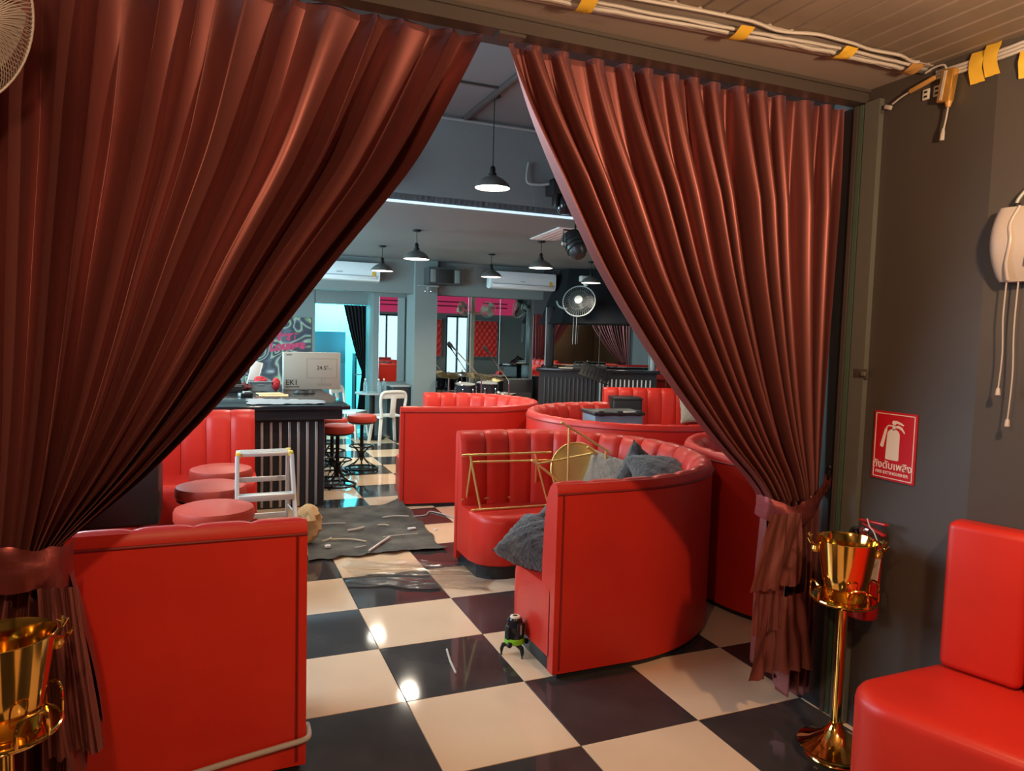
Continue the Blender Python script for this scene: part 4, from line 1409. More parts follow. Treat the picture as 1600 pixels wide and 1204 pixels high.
# stage counter with slats
ctr = thing('stage_counter', 'black slatted counter on the stage in front of the angled mirror', 'counter', (3.50, 8.12, 0), rz=math.atan2(SD.y, SD.x))
MB().box((0.95, 0.15, 0.58), (1.90, 0.30, 1.16)).build('body', 'black_wood', ctr, smooth=False)
MB().box((0.95, 0.13, 1.185), (2.0, 0.40, 0.05), bevel=0.006).build('top', 'black_gloss', ctr)
sd_ = MB().box((0, 0, 0.55), (0.028, 0.02, 1.02), bevel=0.006).mesh('slat', 'slat_dim')
ss_ = MB().box((0, 0, 0.55), (0.024, 0.02, 1.02), bevel=0.006).mesh('slat', 'slat_silver')
for k in range(26):
    link('slat', sd_ if k < 14 else ss_, ctr, (0.10 + 0.068 * k, -0.008, 0.0))  # dim slats left, brightly lit ones right: the lighting is put into their colour
MB().tube([(1.0, -0.06, 0.0), (1.0, -0.06, 1.16)], 0.014, 8).build('corner_post', 'frame_grey', ctr)
pl = MB().tube([(5.42, 7.72, 0.0), (5.42, 7.72, 2.3)], 0.05, 14)
tag(pl.build('stage_post', 'frame_grey'), 'slim grey post at the right end of the stage counter', 'post')
bm_ = thing('stage_mixer', 'flat black mixing desk on the stage counter', 'mixer', (4.25, 7.78, 1.21), rz=math.atan2(SD.y, SD.x))
MB().box((0, 0, 0.03), (0.55, 0.32, 0.06), bevel=0.01, mtx=Matrix.Rotation(0.12, 3, 'X')).build('case', 'black_plastic', bm_)
for k in range(6):
    MB().box((-0.2 + 0.08 * k, -0.04, 0.068), (0.02, 0.04, 0.012), bevel=0.003).build('fader', 'frame_grey', bm_)
ppr = MB().box((0, 0, 0.006), (0.30, 0.2, 0.012), bevel=0.002)
o = ppr.build('sheet_music', 'debris_cream', None, (3.98, 8.02, 1.21))
o.rotation_euler = (0, 0, -0.3)
tag(o, 'cream papers lying on the left of the stage counter', 'paper')
ms = thing('music_stand', 'black perforated music stand tilted in front of the stage counter', 'music stand', (4.12, 7.36, 0), rz=math.atan2(SD.y, SD.x))
mt = Matrix.Rotation(0.35, 3, 'Y') @ Matrix.Rotation(math.radians(-50), 3, 'X')
for k in range(8):
    MB().box(mt @ Vector((-0.21 + 0.06 * k, 0, 0)) + Vector((0, 0, 1.16)), (0.045, 0.006, 0.30), mtx=mt).build('desk_slat', 'black_metal', ms, smooth=False)
for z in (-0.14, 0.0, 0.14):
    MB().box(mt @ Vector((0, -0.004, z)) + Vector((0, 0, 1.16)), (0.50, 0.006, 0.025), mtx=mt).build('desk_bar', 'black_metal', ms, smooth=False)
MB().tube([(0, 0.02, 0.25), (0, 0.02, 1.14)], 0.012, 8).build('stem', 'black_metal', ms)
for k in range(3):
    a = k * 2 * PI / 3 + 0.4
    MB().tube([(0, 0.02, 0.34), (0.26 * math.cos(a), 0.02 + 0.26 * math.sin(a), 0.01)], 0.009, 6).build('leg', 'black_metal', ms)


def tower(loc, rz, label):
    t = thing('speaker_tower', label, 'loudspeaker', loc, rz, group='slim stage speaker towers')
    MB().box((0, 0, 0.30), (0.30, 0.26, 0.60), bevel=0.012).build('subwoofer', 'black_plastic', t)
    MB().box((0, -0.134, 0.30), (0.25, 0.01, 0.5), bevel=0.003).build('grille', 'speaker_grille', t)
    MB().box((0, 0, 1.0), (0.24, 0.24, 0.40), bevel=0.01).build('mid_box', 'black_plastic', t)
    for z in (0.88, 0.98, 1.08):
        MB().box((0.0, -0.124, z), (0.17, 0.01, 0.055), bevel=0.003).build('horn', 'frame_grey', t)
    MB().tube([(0, 0, 0.6), (0, 0, 0.82)], 0.02, 10).build('pole', 'frame_grey', t)
    MB().box((0, 0, 1.72), (0.13, 0.13, 1.0), bevel=0.01).build('column_array', 'black_plastic', t)
    MB().box((-0.055, -0.068, 1.72), (0.018, 0.008, 0.98)).build('edge_strip', 'frame_grey', t, smooth=False)
    return t


tw = tower((3.855, 8.525, 0.0), math.atan2(SD.y, SD.x), 'slim black speaker tower standing at the left end of the stage counter')

# far wall fan on the stage
def wall_fan(loc, rot, label, cage_m, blade_m, hub_m, r=0.23, arm=None, name='wall_fan', rings=(1, 0.86, 0.7, 0.52, 0.34), nsp=40):
    t = thing(name, label, 'fan', loc, rot=rot)
    # fan axis is local -y (towards the room)
    M3 = Matrix.Rotation(PI / 2, 3, 'X')          # local z -> -y
    mb = MB()
    for f in rings:
        zz = 0.075 * (1 - f * f) + 0.02
        mb.tube([M3 @ Vector((r * f * math.cos(a * PI / 24), r * f * math.sin(a * PI / 24), zz)) for a in range(48)], (0.0045 if r < 0.25 else 0.010) if f == 1 else 0.0016, 6, closed=True)
    mb.build('cage_ring', cage_m, t)
    sp_ = MB()
    for k in range(nsp):
        a = 2 * PI * k / nsp
        pts = []
        for i in range(7):
            f = 0.24 + (1 - 0.24) * i / 6
            aa = a + 0.35 * (1 - f)
            pts.append(M3 @ Vector((r * f * math.cos(aa), r * f * math.sin(aa), 0.075 * (1 - f * f) + 0.02)))
        sp_.tube(pts, 0.0014, 4, cap=False)
        sp_.tube([M3 @ Vector((r * math.cos(a), r * math.sin(a), 0.02)), M3 @ Vector((r * 0.7 * math.cos(a), r * 0.7 * math.sin(a), -0.06)), M3 @ Vector((0.07 * math.cos(a), 0.07 * math.sin(a), -0.075))], 0.0014, 4, cap=False)
    sp_.build('cage_wires', cage_m, t)
    MB().lathe([(0, 0.098), (r * 0.20, 0.098), (r * 0.25, 0.092), (r * 0.25, 0.08), (0, 0.08)], (0, 0, 0), 28, M3).build('hub_badge', hub_m, t)
    for k in range(3):
        a0 = 2 * PI * k / 3
        rows = []
        for i in range(8):
            f = 0.15 + 0.75 * i / 7
            row = []
            for j in range(7):
                w = (j / 6 - 0.5) * (0.5 + 0.75 * math.sin(PI * min(1, f * 0.95)))
                aa = a0 + w
                row.append(M3 @ Vector((r * f * math.cos(aa), r * f * math.sin(aa), 0.01 + 0.035 * w)))
            rows.append(row)
        MB().grid(rows).build('blade', blade_m, t, angle=60)
    MB().lathe([(0, -0.16), (0.05, -0.155), (0.065, -0.12), (0.07, -0.07), (0.06, -0.05), (0, -0.05)], (0, 0, 0), 24, M3).build('motor', cage_m if cage_m != 'chrome' else 'black_plastic', t)
    if arm:
        MB().tube(spline(arm, 6), 0.016, 10).build('arm', cage_m, t)
    return t


fr_rot = (math.radians(-20), 0, math.radians(-38))
sfan = wall_fan((3.99, 7.73, 2.292), fr_rot, 'black wall fan with a white badge over the stage', 'frame_grey', 'black_plastic', 'white_plastic', 0.26,
         arm=[(0, 0.14, 0), (-0.2, 0.22, -0.04), (-0.36, 0.22, 0.0), (-0.42, 0.24, 0.10)], rings=(1, 0.6))
for xx in (-0.10, -0.05):
    MB().tube([(xx, 0.12, -0.05), (xx, 0.30, -0.62)], 0.004, 6).build('pull_cord', 'frame_grey', sfan)

# drum kit before the mirror


def drum(loc, r, h, label, rot=(0, 0, 0), name='drum', legs=True):
    t = thing(name, label, 'drum', loc, rot=rot)
    MB().lathe([(r, 0), (r, h)], n=32).build('shell', 'drum_shell', t)
    for z in (0, h):
        MB().lathe([(0, z), (r * 0.98, z)], n=32).build('drum_head', 'drum_head', t)
        MB().tube([(r * 1.02 * math.cos(a * PI / 16), r * 1.02 * math.sin(a * PI / 16), z) for a in range(32)], 0.008, 6, closed=True).build('hoop', 'chrome', t)
    for k in range(6):
        a = k * PI / 3
        MB().box((r * 1.03 * math.cos(a), r * 1.03 * math.sin(a), h / 2), (0.018, 0.018, h * 0.5), rz=a, bevel=0.003).build('lug', 'chrome', t)
    if legs:
        for k in range(3):
            a = k * 2 * PI / 3 + 0.2
            MB().tube([(r * 0.6 * math.cos(a), r * 0.6 * math.sin(a), 0.0), (r * 1.05 * math.cos(a), r * 1.05 * math.sin(a), -loc[2])], 0.008, 6).build('leg', 'chrome', t)
    return t


drum((2.45, 8.38, 0.28), 0.28, 0.40, 'large black bass drum at the front of the drum kit', rot=(math.radians(-90), 0, 0), legs=False)
drum((2.25, 8.20, 0.72), 0.16, 0.22, 'black tom drum on the left of the drum kit', rot=(0.1, 0, 0))
drum((2.62, 8.20, 0.72), 0.17, 0.24, 'black tom drum on the right of the drum kit', rot=(0.1, 0, 0))
drum((2.93, 8.24, 0.42), 0.21, 0.36, 'black floor tom at the right of the drum kit')
drum((1.98, 8.25, 0.60), 0.18, 0.14, 'chrome rimmed snare drum beside the column')


def cymbal(loc, r, label, tilt):
    t = thing('cymbal_stand', label, 'cymbal', (loc[0], loc[1], 0))
    m = Matrix.Rotation(tilt, 3, 'X')
    MB().lathe([(0, 0.03), (0.03, 0.022), (0.04, 0.012), (r, 0), (r, -0.002), (0.04, 0.008), (0, 0.02)], (0, 0, loc[2]), 36, m).build('cymbal', 'cymbal', t)
    MB().tube([(0, 0, 0.3), (0, 0, loc[2] + 0.06)], 0.010, 8).build('stand_tube', 'chrome', t)
    for k in range(3):
        a = k * 2 * PI / 3
        MB().tube([(0, 0, 0.42), (0.26 * math.cos(a), 0.26 * math.sin(a), 0.01)], 0.009, 6).build('leg', 'chrome', t)
    return t


cymbal((2.05, 8.42, 1.06), 0.19, 'brass cymbal catching the light at the left of the drum kit', 0.22)
cymbal((2.55, 8.55, 1.05), 0.22, 'brass cymbal in the middle of the drum kit', 0.15)
cymbal((2.86, 8.62, 1.0), 0.22, 'brass cymbal at the right of the drum kit', 0.18)


def mic_stand(loc, p, q, label):
    t = thing('microphone_stand', label, 'microphone stand', loc)
    MB().tube([(0, 0, 0.02), (0, 0, p[2])], 0.011, 8).build('stand_tube', 'chrome', t)
    MB().lathe([(0, 0), (0.15, 0), (0.15, 0.012), (0.04, 0.025), (0, 0.025)], n=24).build('base', 'black_metal', t)
    MB().tube([p, q], 0.009, 8).build('boom', 'chrome', t)
    v = (Vector(q) - Vector(p)).normalized()
    MB().tube([Vector(q), Vector(q) + v * 0.06, Vector(q) + v * 0.10, Vector(q) + v * 0.16], [0.012, 0.016, 0.027, 0.022], 10).build('microphone', 'black_plastic', t)
    return t


mic_stand((2.40, 7.85, 0), (0.0, 0, 1.05), (-0.42, 0.05, 1.48), 'chrome boom microphone stand leaning left over the drum kit')
mic_stand((2.88, 7.9, 0), (0.0, 0, 1.0), (-0.32, 0.05, 1.42), 'chrome boom microphone stand leaning left at the right of the drum kit')
am = thing('stage_amplifier', 'black amplifier cabinet at the right end of the drum kit', 'amplifier', (3.27, 8.45, 0))
MB().box((0, 0, 0.50), (0.40, 0.36, 1.0), bevel=0.012).build('cabinet', 'black_plastic', am)
MB().box((0, -0.185, 0.42), (0.34, 0.012, 0.74), bevel=0.004).build('grille', 'speaker_grille', am)
for k in range(4):
    MB().box((-0.12 + 0.08 * k, -0.05, 1.005), (0.03, 0.2, 0.006)).build('top_vent', 'slat_silver', am, smooth=False)

# things seen in the mirrors: tufted panels and banner at the shop front
tpn = 0
for x0, x1 in ((5.72, 6.45), (4.15, 4.70)):
    t = thing('tufted_panel', 'red buttoned leather panel before the shop window, ' + ('wide one' if tpn == 0 else 'narrow one'), 'panel', ((x0 + x1) / 2, 0.16, 1.08))
    w, h = x1 - x0, 1.05
    nx, nz_ = int(w / 0.025), int(h / 0.025)
    rows = []
    for j in range(nz_ + 1):
        row = []
        for i in range(nx + 1):
            x_, z_ = w * i / nx - w / 2, h * j / nz_
            d = abs(math.sin(PI * (x_ / 0.16 + z_ / 0.22))) * abs(math.sin(PI * (x_ / 0.16 - z_ / 0.22)))
            row.append(Vector((x_, 0.05 * math.sqrt(d), z_)))
        rows.append(row)
    MB().grid(rows).build('buttoned_front', 'tuft_red', t, angle=60)
    MB().box((0, -0.02, h / 2), (w + 0.06, 0.03, h + 0.06)).build('panel_frame', 'frame_grey', t, smooth=False)
    tpn += 1
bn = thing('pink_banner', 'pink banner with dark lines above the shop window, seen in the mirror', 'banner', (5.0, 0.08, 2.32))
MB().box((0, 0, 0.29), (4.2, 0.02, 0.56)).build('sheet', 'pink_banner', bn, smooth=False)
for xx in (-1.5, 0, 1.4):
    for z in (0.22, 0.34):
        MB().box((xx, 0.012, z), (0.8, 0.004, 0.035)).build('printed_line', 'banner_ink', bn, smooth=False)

po = thing('fan_post', 'cream post carrying two fans, seen only in the drum mirror', 'post', (4.67, 3.0, 0))
MB().box((0, 0, 1.84), (0.09, 0.09, 3.68)).build('shaft', 'cream_plastic', po, smooth=False)
MB().box((0, 0.0, 2.28), (0.62, 0.05, 0.05)).build('cross_arm', 'cream_plastic', po, smooth=False)
for k, sx in enumerate((-1, 1)):
    wall_fan((4.67 + sx * 0.34, 3.22, 2.36), (math.radians(-12), 0, PI + sx * 0.6), 'cream wall fan on the post seen in the mirror, ' + ('one side' if sx < 0 else 'other side'), 'cream_plastic', 'cream_plastic', 'cream_plastic', 0.20, arm=[(0, 0.12, 0), (0, 0.2, -0.05)])

# ottoman and crate
ot = thing('ottoman_cube', 'black buttoned leather cube on the straight red banquette', 'ottoman', (4.08, 6.38, 0.462), rz=math.radians(-20))
MB().box((0, 0, 0.20), (0.42, 0.40, 0.38), bevel=0.02, seg=3).build('body', 'black_leather', ot)
MB().box((0, 0, 0.40), (0.43, 0.41, 0.05), bevel=0.018, seg=3).build('lid', 'black_leather', ot)
for i in range(2):
    for j in range(2):
        MB().lathe([(0, 0.006), (0.010, 0.004), (0.014, 0), (0, 0)], (-0.213, -0.08 + 0.16 * i, 0.14 + 0.13 * j), 12, Matrix.Rotation(-PI / 2, 3, 'Y')).build('button', 'black_gloss', ot)
tb2 = thing('booth_table', 'black round table hidden inside the long curved banquette', 'table', (2.62, 3.62, 0))
MB().lathe([(0, 0.70), (0.33, 0.70), (0.335, 0.715), (0.33, 0.73), (0, 0.73)], n=32).build('tabletop', 'black_wood', tb2)
MB().tube([(0, 0, 0.02), (0, 0, 0.70)], 0.04, 12).build('pedestal', 'black_metal', tb2)
MB().lathe([(0, 0), (0.2, 0), (0.2, 0.015), (0.05, 0.03), (0, 0.03)], n=24).build('base', 'black_metal', tb2)
cr = thing('storage_crate', 'blue-grey plastic crate with a black lid behind the curved banquette rim', 'crate', (2.30, 3.72, 0.73), rz=-0.12)
MB().box((0, 0, 0.115), (0.52, 0.34, 0.23), bevel=0.015).build('tub', 'crate_blue', cr)
MB().box((0, 0, 0.245), (0.55, 0.37, 0.035), bevel=0.01).build('lid', 'black_plastic', cr)
for xx in (-0.2, 0.0, 0.2):
    MB().box((xx, -0.18, 0.25), (0.06, 0.03, 0.055), bevel=0.008).build('clip', 'black_plastic', cr)

# ================================================================ ICE BUCKETS


def ice_bucket_stand(loc, rz, label_s, label_b):
    t = thing('bucket_stand', label_s, 'stand', loc, rz)
    MB().lathe([(0, 0), (0.115, 0), (0.118, 0.01), (0.112, 0.018), (0.112, 0.034), (0.145, 0.045), (0.148, 0.052), (0.10, 0.072), (0.05, 0.105), (0.028, 0.135), (0.024, 0.15), (0, 0.15)], n=44).build('foot', 'gold', t)
    MB().tube([(0, 0, 0.14), (0, 0, 0.655)], 0.0195, 20).build('pole', 'gold', t)
    MB().lathe([(0, 0.652), (0.03, 0.652), (0.05, 0.658), (0.12, 0.662), (0.128, 0.67), (0.122, 0.678), (0.05, 0.674), (0, 0.674)], n=40).build('dish', 'gold', t)
    MB().tube([(0.125 * math.cos(a * PI / 22), 0.125 * math.sin(a * PI / 22), 0.676) for a in range(44)], 0.006, 8, closed=True).build('ring', 'gold', t)
    for k in range(4):
        a = k * PI / 2 + 0.35
        pts = []
        for (da, z) in ((-0.30, 0.676), (-0.30, 0.715), (-0.22, 0.742), (0, 0.748), (0.22, 0.742), (0.30, 0.715), (0.30, 0.676)):
            pts.append((0.128 * math.cos(a + da), 0.128 * math.sin(a + da), z))
        MB().tube(spline(pts, 4), 0.0048, 8).build('loop', 'gold', t)
    b = thing('ice_bucket', label_b, 'bucket', (loc[0], loc[1], loc[2] + 0.6745), rz)
    MB().lathe([(0, 0.001), (0.078, 0.001), (0.082, 0.005), (0.096, 0.11), (0.110, 0.205), (0.117, 0.245), (0.119, 0.246), (0.117, 0.248), (0.112, 0.236), (0.104, 0.19), (0.078, 0.008), (0, 0.008)], n=56).build('pail', 'gold', b)
    for s in (-1, 1):
        e = MB().lathe([(0, -0.016), (0.012, -0.012), (0.018, 0.0), (0.013, 0.013), (0, 0.018)], (s * 0.117, 0, 0.195), 14)
        hd_ = e.build('stag_head', 'foil', b)
        an = MB()
        for q in (-1, 1):
            an.tube(spline([(s * 0.122, q * 0.008, 0.21), (s * 0.135, q * 0.035, 0.222), (s * 0.142, q * 0.055, 0.245)], 4), 0.004, 6)
            an.tube([(s * 0.137, q * 0.036, 0.223), (s * 0.15, q * 0.034, 0.245)], 0.003, 6)
            an.tube([(s * 0.139, q * 0.046, 0.233), (s * 0.128, q * 0.058, 0.238)], 0.003, 6)
        an.build('antler', 'gold', hd_)
    return t


ice_bucket_stand((0.965, -0.43, 0), 2.4, 'gold floor stand holding the ice bucket beside the right wall', 'gold ice bucket with stag head handles in front of the extinguisher')
ice_bucket_stand((-1.925, -0.44, 0), 0.35, 'gold floor stand at the left edge carrying an ice bucket', 'gold ice bucket with an antler handle at the left edge of the picture')

# ================================================================ EXTINGUISHER AND SIGN
ex = thing('fire_extinguisher', 'red fire extinguisher with a white tag on the wall behind the bucket', 'extinguisher', (1.155, -0.36, 0.55))
MB().lathe([(0, 0), (0.058, 0.0), (0.063, 0.01), (0.063, 0.285), (0.055, 0.315), (0.03, 0.338), (0.018, 0.345), (0.018, 0.37), (0, 0.37)], n=32).build('cylinder', 'ext_red', ex)
MB().box((0, 0, 0.372), (0.035, 0.045, 0.03), bevel=0.005).build('valve', 'chrome', ex)
MB().box((0.0, -0.035, 0.388), (0.022, 0.11, 0.010), bevel=0.003, mtx=Matrix.Rotation(0.28, 3, 'X')).build('lower_handle', 'ext_red', ex)
MB().box((0.0, -0.030, 0.418), (0.024, 0.13, 0.010), bevel=0.003, mtx=Matrix.Rotation(-0.05, 3, 'X')).build('lever', 'ext_red', ex)
MB().lathe([(0, 0.012), (0.016, 0.01), (0.018, 0), (0.016, -0.006), (0, -0.006)], (-0.022, 0.01, 0.372), 16, Matrix.Rotation(-PI / 2, 3, 'Y')).build('gauge', 'chrome', ex)
MB().tube(spline([(0, 0.03, 0.37), (0.0, 0.075, 0.36), (0.0, 0.09, 0.28), (0, 0.08, 0.12)], 6), 0.009, 8).build('hose', 'black_plastic', ex)
MB().tube(spline([(-0.015, -0.01, 0.43), (-0.02, -0.03, 0.40), (-0.03, -0.06, 0.385), (-0.035, -0.085, 0.35)], 5), 0.003, 6).build('tag_string', 'cable_white', ex)
MB().box((-0.05, -0.085, 0.255), (0.004, 0.055, 0.14), mtx=Matrix.Rotation(0.10, 3, 'X')).build('paper_tag', 'tag_paper', ex, smooth=False)
MB().box((-0.0525, -0.078, 0.315), (0.002, 0.055, 0.014), mtx=Matrix.Rotation(0.10, 3, 'X')).build('tag_header', 'sign_red', ex, smooth=False)

sg = thing('extinguisher_sign', 'red fire extinguisher sign with white pictogram on the dark wall', 'sign', (XW - 0.001, -0.41, 1.145))
# local: sign plane faces -x; right of the sign is -y
SW, SH = 0.205, 0.292
MB().box((-0.003, 0, SH / 2), (0.005, SW, SH), bevel=0.001).build('plate', 'sign_red', sg, smooth=False)
XP = -0.0062
bd = MB()
bw, bh = SW / 2 - 0.010, 0.010
bd.box((XP, 0, bh), (0.001, 2 * bw, 0.0032)).box((XP, 0, SH - bh), (0.001, 2 * bw, 0.0032)).box((XP, bw, SH / 2), (0.001, 0.0032, SH - 2 * bh)).box((XP, -bw, SH / 2), (0.001, 0.0032, SH - 2 * bh))
bd.build('border', 'sign_white', sg, smooth=False)


def signpoly(pts):
    """pts in sign coordinates: right, up"""
    vs = [(XP, -a, b) for a, b in pts] + [(XP + 0.002, -a, b) for a, b in pts]
    k = len(pts)
    return MB().add(vs, [tuple(range(k))] + [(i, (i + 1) % k, k + (i + 1) % k, k + i) for i in range(k)])


body = [(-0.034, 0.088), (0.022, 0.088), (0.026, 0.092), (0.026, 0.195)]
for k in range(9):
    a = k * PI / 8
    body.append((-0.004 + 0.030 * math.cos(a), 0.195 + 0.026 * math.sin(a)))
body += [(-0.034, 0.195), (-0.038, 0.092)]
signpoly(body).build('pictogram_body', 'sign_white', sg, smooth=False)
signpoly([(-0.010, 0.216), (0.002, 0.216), (0.003, 0.236), (-0.011, 0.236)]).build('pictogram_neck', 'sign_white', sg, smooth=False)
signpoly([(-0.014, 0.246), (-0.010, 0.256), (0.008, 0.257), (0.030, 0.250), (0.044, 0.242), (0.040, 0.238), (0.022, 0.243), (0.008, 0.246), (0.004, 0.240), (-0.008, 0.238)]).build('pictogram_lever', 'sign_white', sg, smooth=False)
signpoly([(0.0, 0.232), (0.018, 0.238), (0.036, 0.230), (0.050, 0.210), (0.047, 0.206), (0.034, 0.219), (0.018, 0.226), (0.002, 0.226)]).build('pictogram_handle', 'sign_white', sg, smooth=False)
signpoly([(-0.010, 0.236), (-0.030, 0.236), (-0.040, 0.228), (-0.043, 0.216), (-0.038, 0.216), (-0.035, 0.226), (-0.028, 0.231), (-0.010, 0.231)]).build('pictogram_hose', 'sign_white', sg, smooth=False)
signpoly([(-0.046, 0.220), (-0.035, 0.218), (-0.050, 0.142), (-0.053, 0.137), (-0.066, 0.141), (-0.066, 0.147)]).build('pictogram_nozzle', 'sign_white', sg, smooth=False)
text_part('lettering', 'ถังดับเพลิง', 0.043, 'sign_white', sg, (XP, 0.003, 0.062), (0, -1, 0), (0, 0, 1), bold=0.0006)
text_part('lettering', 'FIRE EXTINGUISHER', 0.0178, 'sign_white', sg, (XP, 0.003, 0.031), (0, -1, 0), (0, 0, 1), bold=0.0003)

# ================================================================ CABLES ALONG THE CEILING
cz = 2.815
cblpts = [(-1.6, -0.30, cz), (-0.9, -0.335, cz), (-0.3, -0.37, cz), (0.29, -0.42, cz), (0.75, -0.445, cz), (1.10, -0.46, cz - 0.005)]
offs = [(-0.012, 0.0), (0.004, -0.006), (0.02, 0.0), (0.036, -0.004)]
for k, (dy, dz) in enumerate(offs):
    n_ = smooth_noise(90 + k, 17)
    sp_ = [p + Vector((0, dy * -1 + 0.006 * n_(i * .03), dz + 0.003 * n_(i * .05))) for i, p in enumerate(spline(cblpts, 10))]
    o = MB().tube(sp_, 0.0085 if k < 2 else 0.006, 7).build('ceiling_cable', 'cable_white')
    tag(o, ('white cable taped along the ceiling edge, ' + ['nearest the rail', 'second from the rail', 'third from the rail', 'furthest from the rail'][k]), 'cable', 'white cables along the ceiling edge')
n_ = smooth_noise(99, 13)
o = MB().tube([p + Vector((0, -0.07 + 0.03 * n_(i * .02), 0.006)) for i, p in enumerate(spline(cblpts[2:], 12))], 0.006, 6).build('ceiling_cable', 'cable_white')
tag(o, 'loose wavy grey-white cable on the ribbed ceiling side', 'cable')
dk = MB().box((0.0, -0.352 - 0.01, 2.822), (2.6, 0.035, 0.012), rz=math.radians(-4), bevel=0.003)
tag(dk.build('cable_duct', 'aluminium'), 'pale metal strip running along the ceiling edge beside the cables', 'strip')


def tape(loc, size, rz, label, m='tape_yellow', rot=None, out=-1):
    nn_ = smooth_noise(int(loc[0] * 997) % 91, 11)
    rows = []
    for j in range(9):
        rows.append([Vector(((i / 6 - 0.5) * size[0], (j / 8 - 0.5) * size[1], 0.004 * nn_(j * .11 + i * .07) + out * 0.018 * math.cos(PI * (j / 8 - 0.5)))) for i in range(7)])
    o = MB().grid(rows).build('tape_piece', m, None, loc, angle=60)
    o.rotation_euler = rot if rot else (0, 0, rz)
    tag(o, label, 'tape')
    return o


tape((-0.30, -0.385, 2.808), (0.055, 0.11), -0.1, 'yellow tape over the ceiling cables, leftmost at the top edge')
tape((0.29, -0.435, 2.808), (0.055, 0.12), -0.1, 'yellow tape over the ceiling cables, middle piece')
tape((0.75, -0.465, 2.808), (0.055, 0.11), -0.1, 'yellow tape over the ceiling cables, beyond the middle')
tape((1.09, -0.475, 2.803), (0.06, 0.10), -0.1, 'brownish tape over the ceiling cables next to the corner', 'tape_brown')
# cables and tape on the angled wall top


def aw(s, o, z):                             # along the angled wall from its corner, out from it, height
    p = P1 + wdir * s + nrm * o
    return Vector((p.x, p.y, z))


for k in range(3):
    sp_ = spline([(XW - 0.012, -0.50, 2.80 - 0.012 * k), (XW - 0.012, -0.66, 2.795 - 0.013 * k), tuple(aw(0.03, 0.014, 2.80 - 0.013 * k)), tuple(aw(0.16, 0.014, 2.81 - 0.013 * k)), tuple(aw(0.6, 0.014, 2.79 - 0.013 * k))], 7)
    o = MB().tube(sp_, 0.0065, 7).build('wall_cable', 'cable_white')
    tag(o, 'white cable running along the top of the right wall, ' + ['topmost', 'middle', 'lowest'][k], 'cable', 'white cables on the right wall')
wrot = frame_mtx((0, -1, 0), (0, 0, 1)).to_euler()
arot = frame_mtx(tuple(wdir), (0, 0, 1)).to_euler()
tape((XW - 0.010, -0.670, 2.765), (0.055, 0.115), 0, 'yellow tape strip on the right wall cables, first after the corner', rot=wrot, out=1)
tape((XW - 0.010, -0.725, 2.775), (0.055, 0.115), 0, 'yellow tape strip on the right wall cables, second after the corner', rot=wrot, out=1)
tape(tuple(aw(0.095, 0.012, 2.735)), (0.05, 0.11), 0, 'yellow tape strip on the right wall cables at the picture edge', rot=arot, out=1)
# adapters hanging at the corner
pa = thing('power_adapter', 'power adapter in gold foil with a white cord hanging from the ceiling corner', 'adapter', (XW - 0.03, -0.565, 2.66))
MB().box((0, 0, 0.065), (0.035, 0.052, 0.125), bevel=0.006, mtx=Matrix.Rotation(0.14, 3, 'X')).build('block', 'foil', pa)
MB().box((-0.019, 0.006, 0.065), (0.003, 0.010, 0.11), mtx=Matrix.Rotation(0.14, 3, 'X')).build('label_strip', 'cable_white', pa, smooth=False)
MB().lathe([(0.0, -0.02), (0.008, -0.018), (0.014, 0.004), (0, 0.004)], (0, -0.008, 0), 12).build('strain_relief', 'tape_brown', pa)
MB().tube(spline([(0, -0.008, -0.015), (0, -0.002, -0.06), (0, 0.006, -0.10)], 5), 0.0035, 6).build('cord', 'cable_white', pa)
MB().tube([(0, 0.006, -0.095), (0, 0.008, -0.115), (0, 0.010, -0.14)], [0.005, 0.008, 0.009], 8).build('plug', 'cable_white', pa)
MB().tube(spline([(0, 0.008, 0.12), (0, 0.02, 0.15), (0, 0.06, 0.155), (0, 0.10, 0.145)], 5), 0.004, 6).build('lead', 'cable_white', pa)
p2 = thing('taped_lead', 'white lead wrapped in brown tape ending in a plug near the jamb', 'lead', (XW - 0.025, -0.45, 2.765))
MB().box((0, 0, 0.0), (0.014, 0.115, 0.016), bevel=0.003, mtx=Matrix.Rotation(-0.20, 3, 'X')).build('tape_wrap', 'tape_brown', p2)
MB().tube(spline([(0, 0.05, -0.01), (0, 0.09, -0.02), (0, 0.135, -0.038)], 5), 0.0035, 6).build('cord', 'cable_white', p2)
MB().box((0, 0.155, -0.046), (0.014, 0.034, 0.018), bevel=0.004, mtx=Matrix.Rotation(0.4, 3, 'X')).build('plug', 'cable_white', p2)
for q in (-1, 1):
    MB().tube([(0, 0.17, -0.052 + q * 0.004), (0, 0.183, -0.058 + q * 0.006)], 0.002, 5).build('pin', 'chrome', p2)
for k, yy in enumerate((-0.455, -0.503)):
    so = thing('wall_socket', 'small white wall socket below the ceiling, ' + ('left one' if k == 0 else 'right one with a plug'), 'socket', (XW - 0.001, yy, 2.728))
    MB().box((-0.004, 0, 0), (0.008, 0.030, 0.042), bevel=0.002).build('face', 'outlet_white', so)
    MB().box((-0.0085, 0, 0.009), (0.002, 0.014, 0.008)).box((-0.0085, 0, -0.009), (0.002, 0.014, 0.008)).build('slots', 'black_plastic', so, smooth=False)
so = thing('low_wall_socket', 'dark bracket on the wall just above the floor behind the gold pole', 'socket', (XW - 0.001, -0.30, 0.13))
MB().tube(spline([(-0.006, 0.012, -0.03), (-0.012, 0.012, 0.01), (-0.012, 0.0, 0.028), (-0.012, -0.016, 0.02), (-0.006, -0.018, -0.03)], 4), 0.0035, 6).build('loop', 'rail_metal', so)
MB().box((-0.003, -0.002, -0.035), (0.006, 0.05, 0.012), bevel=0.002).build('plate', 'rail_metal', so)

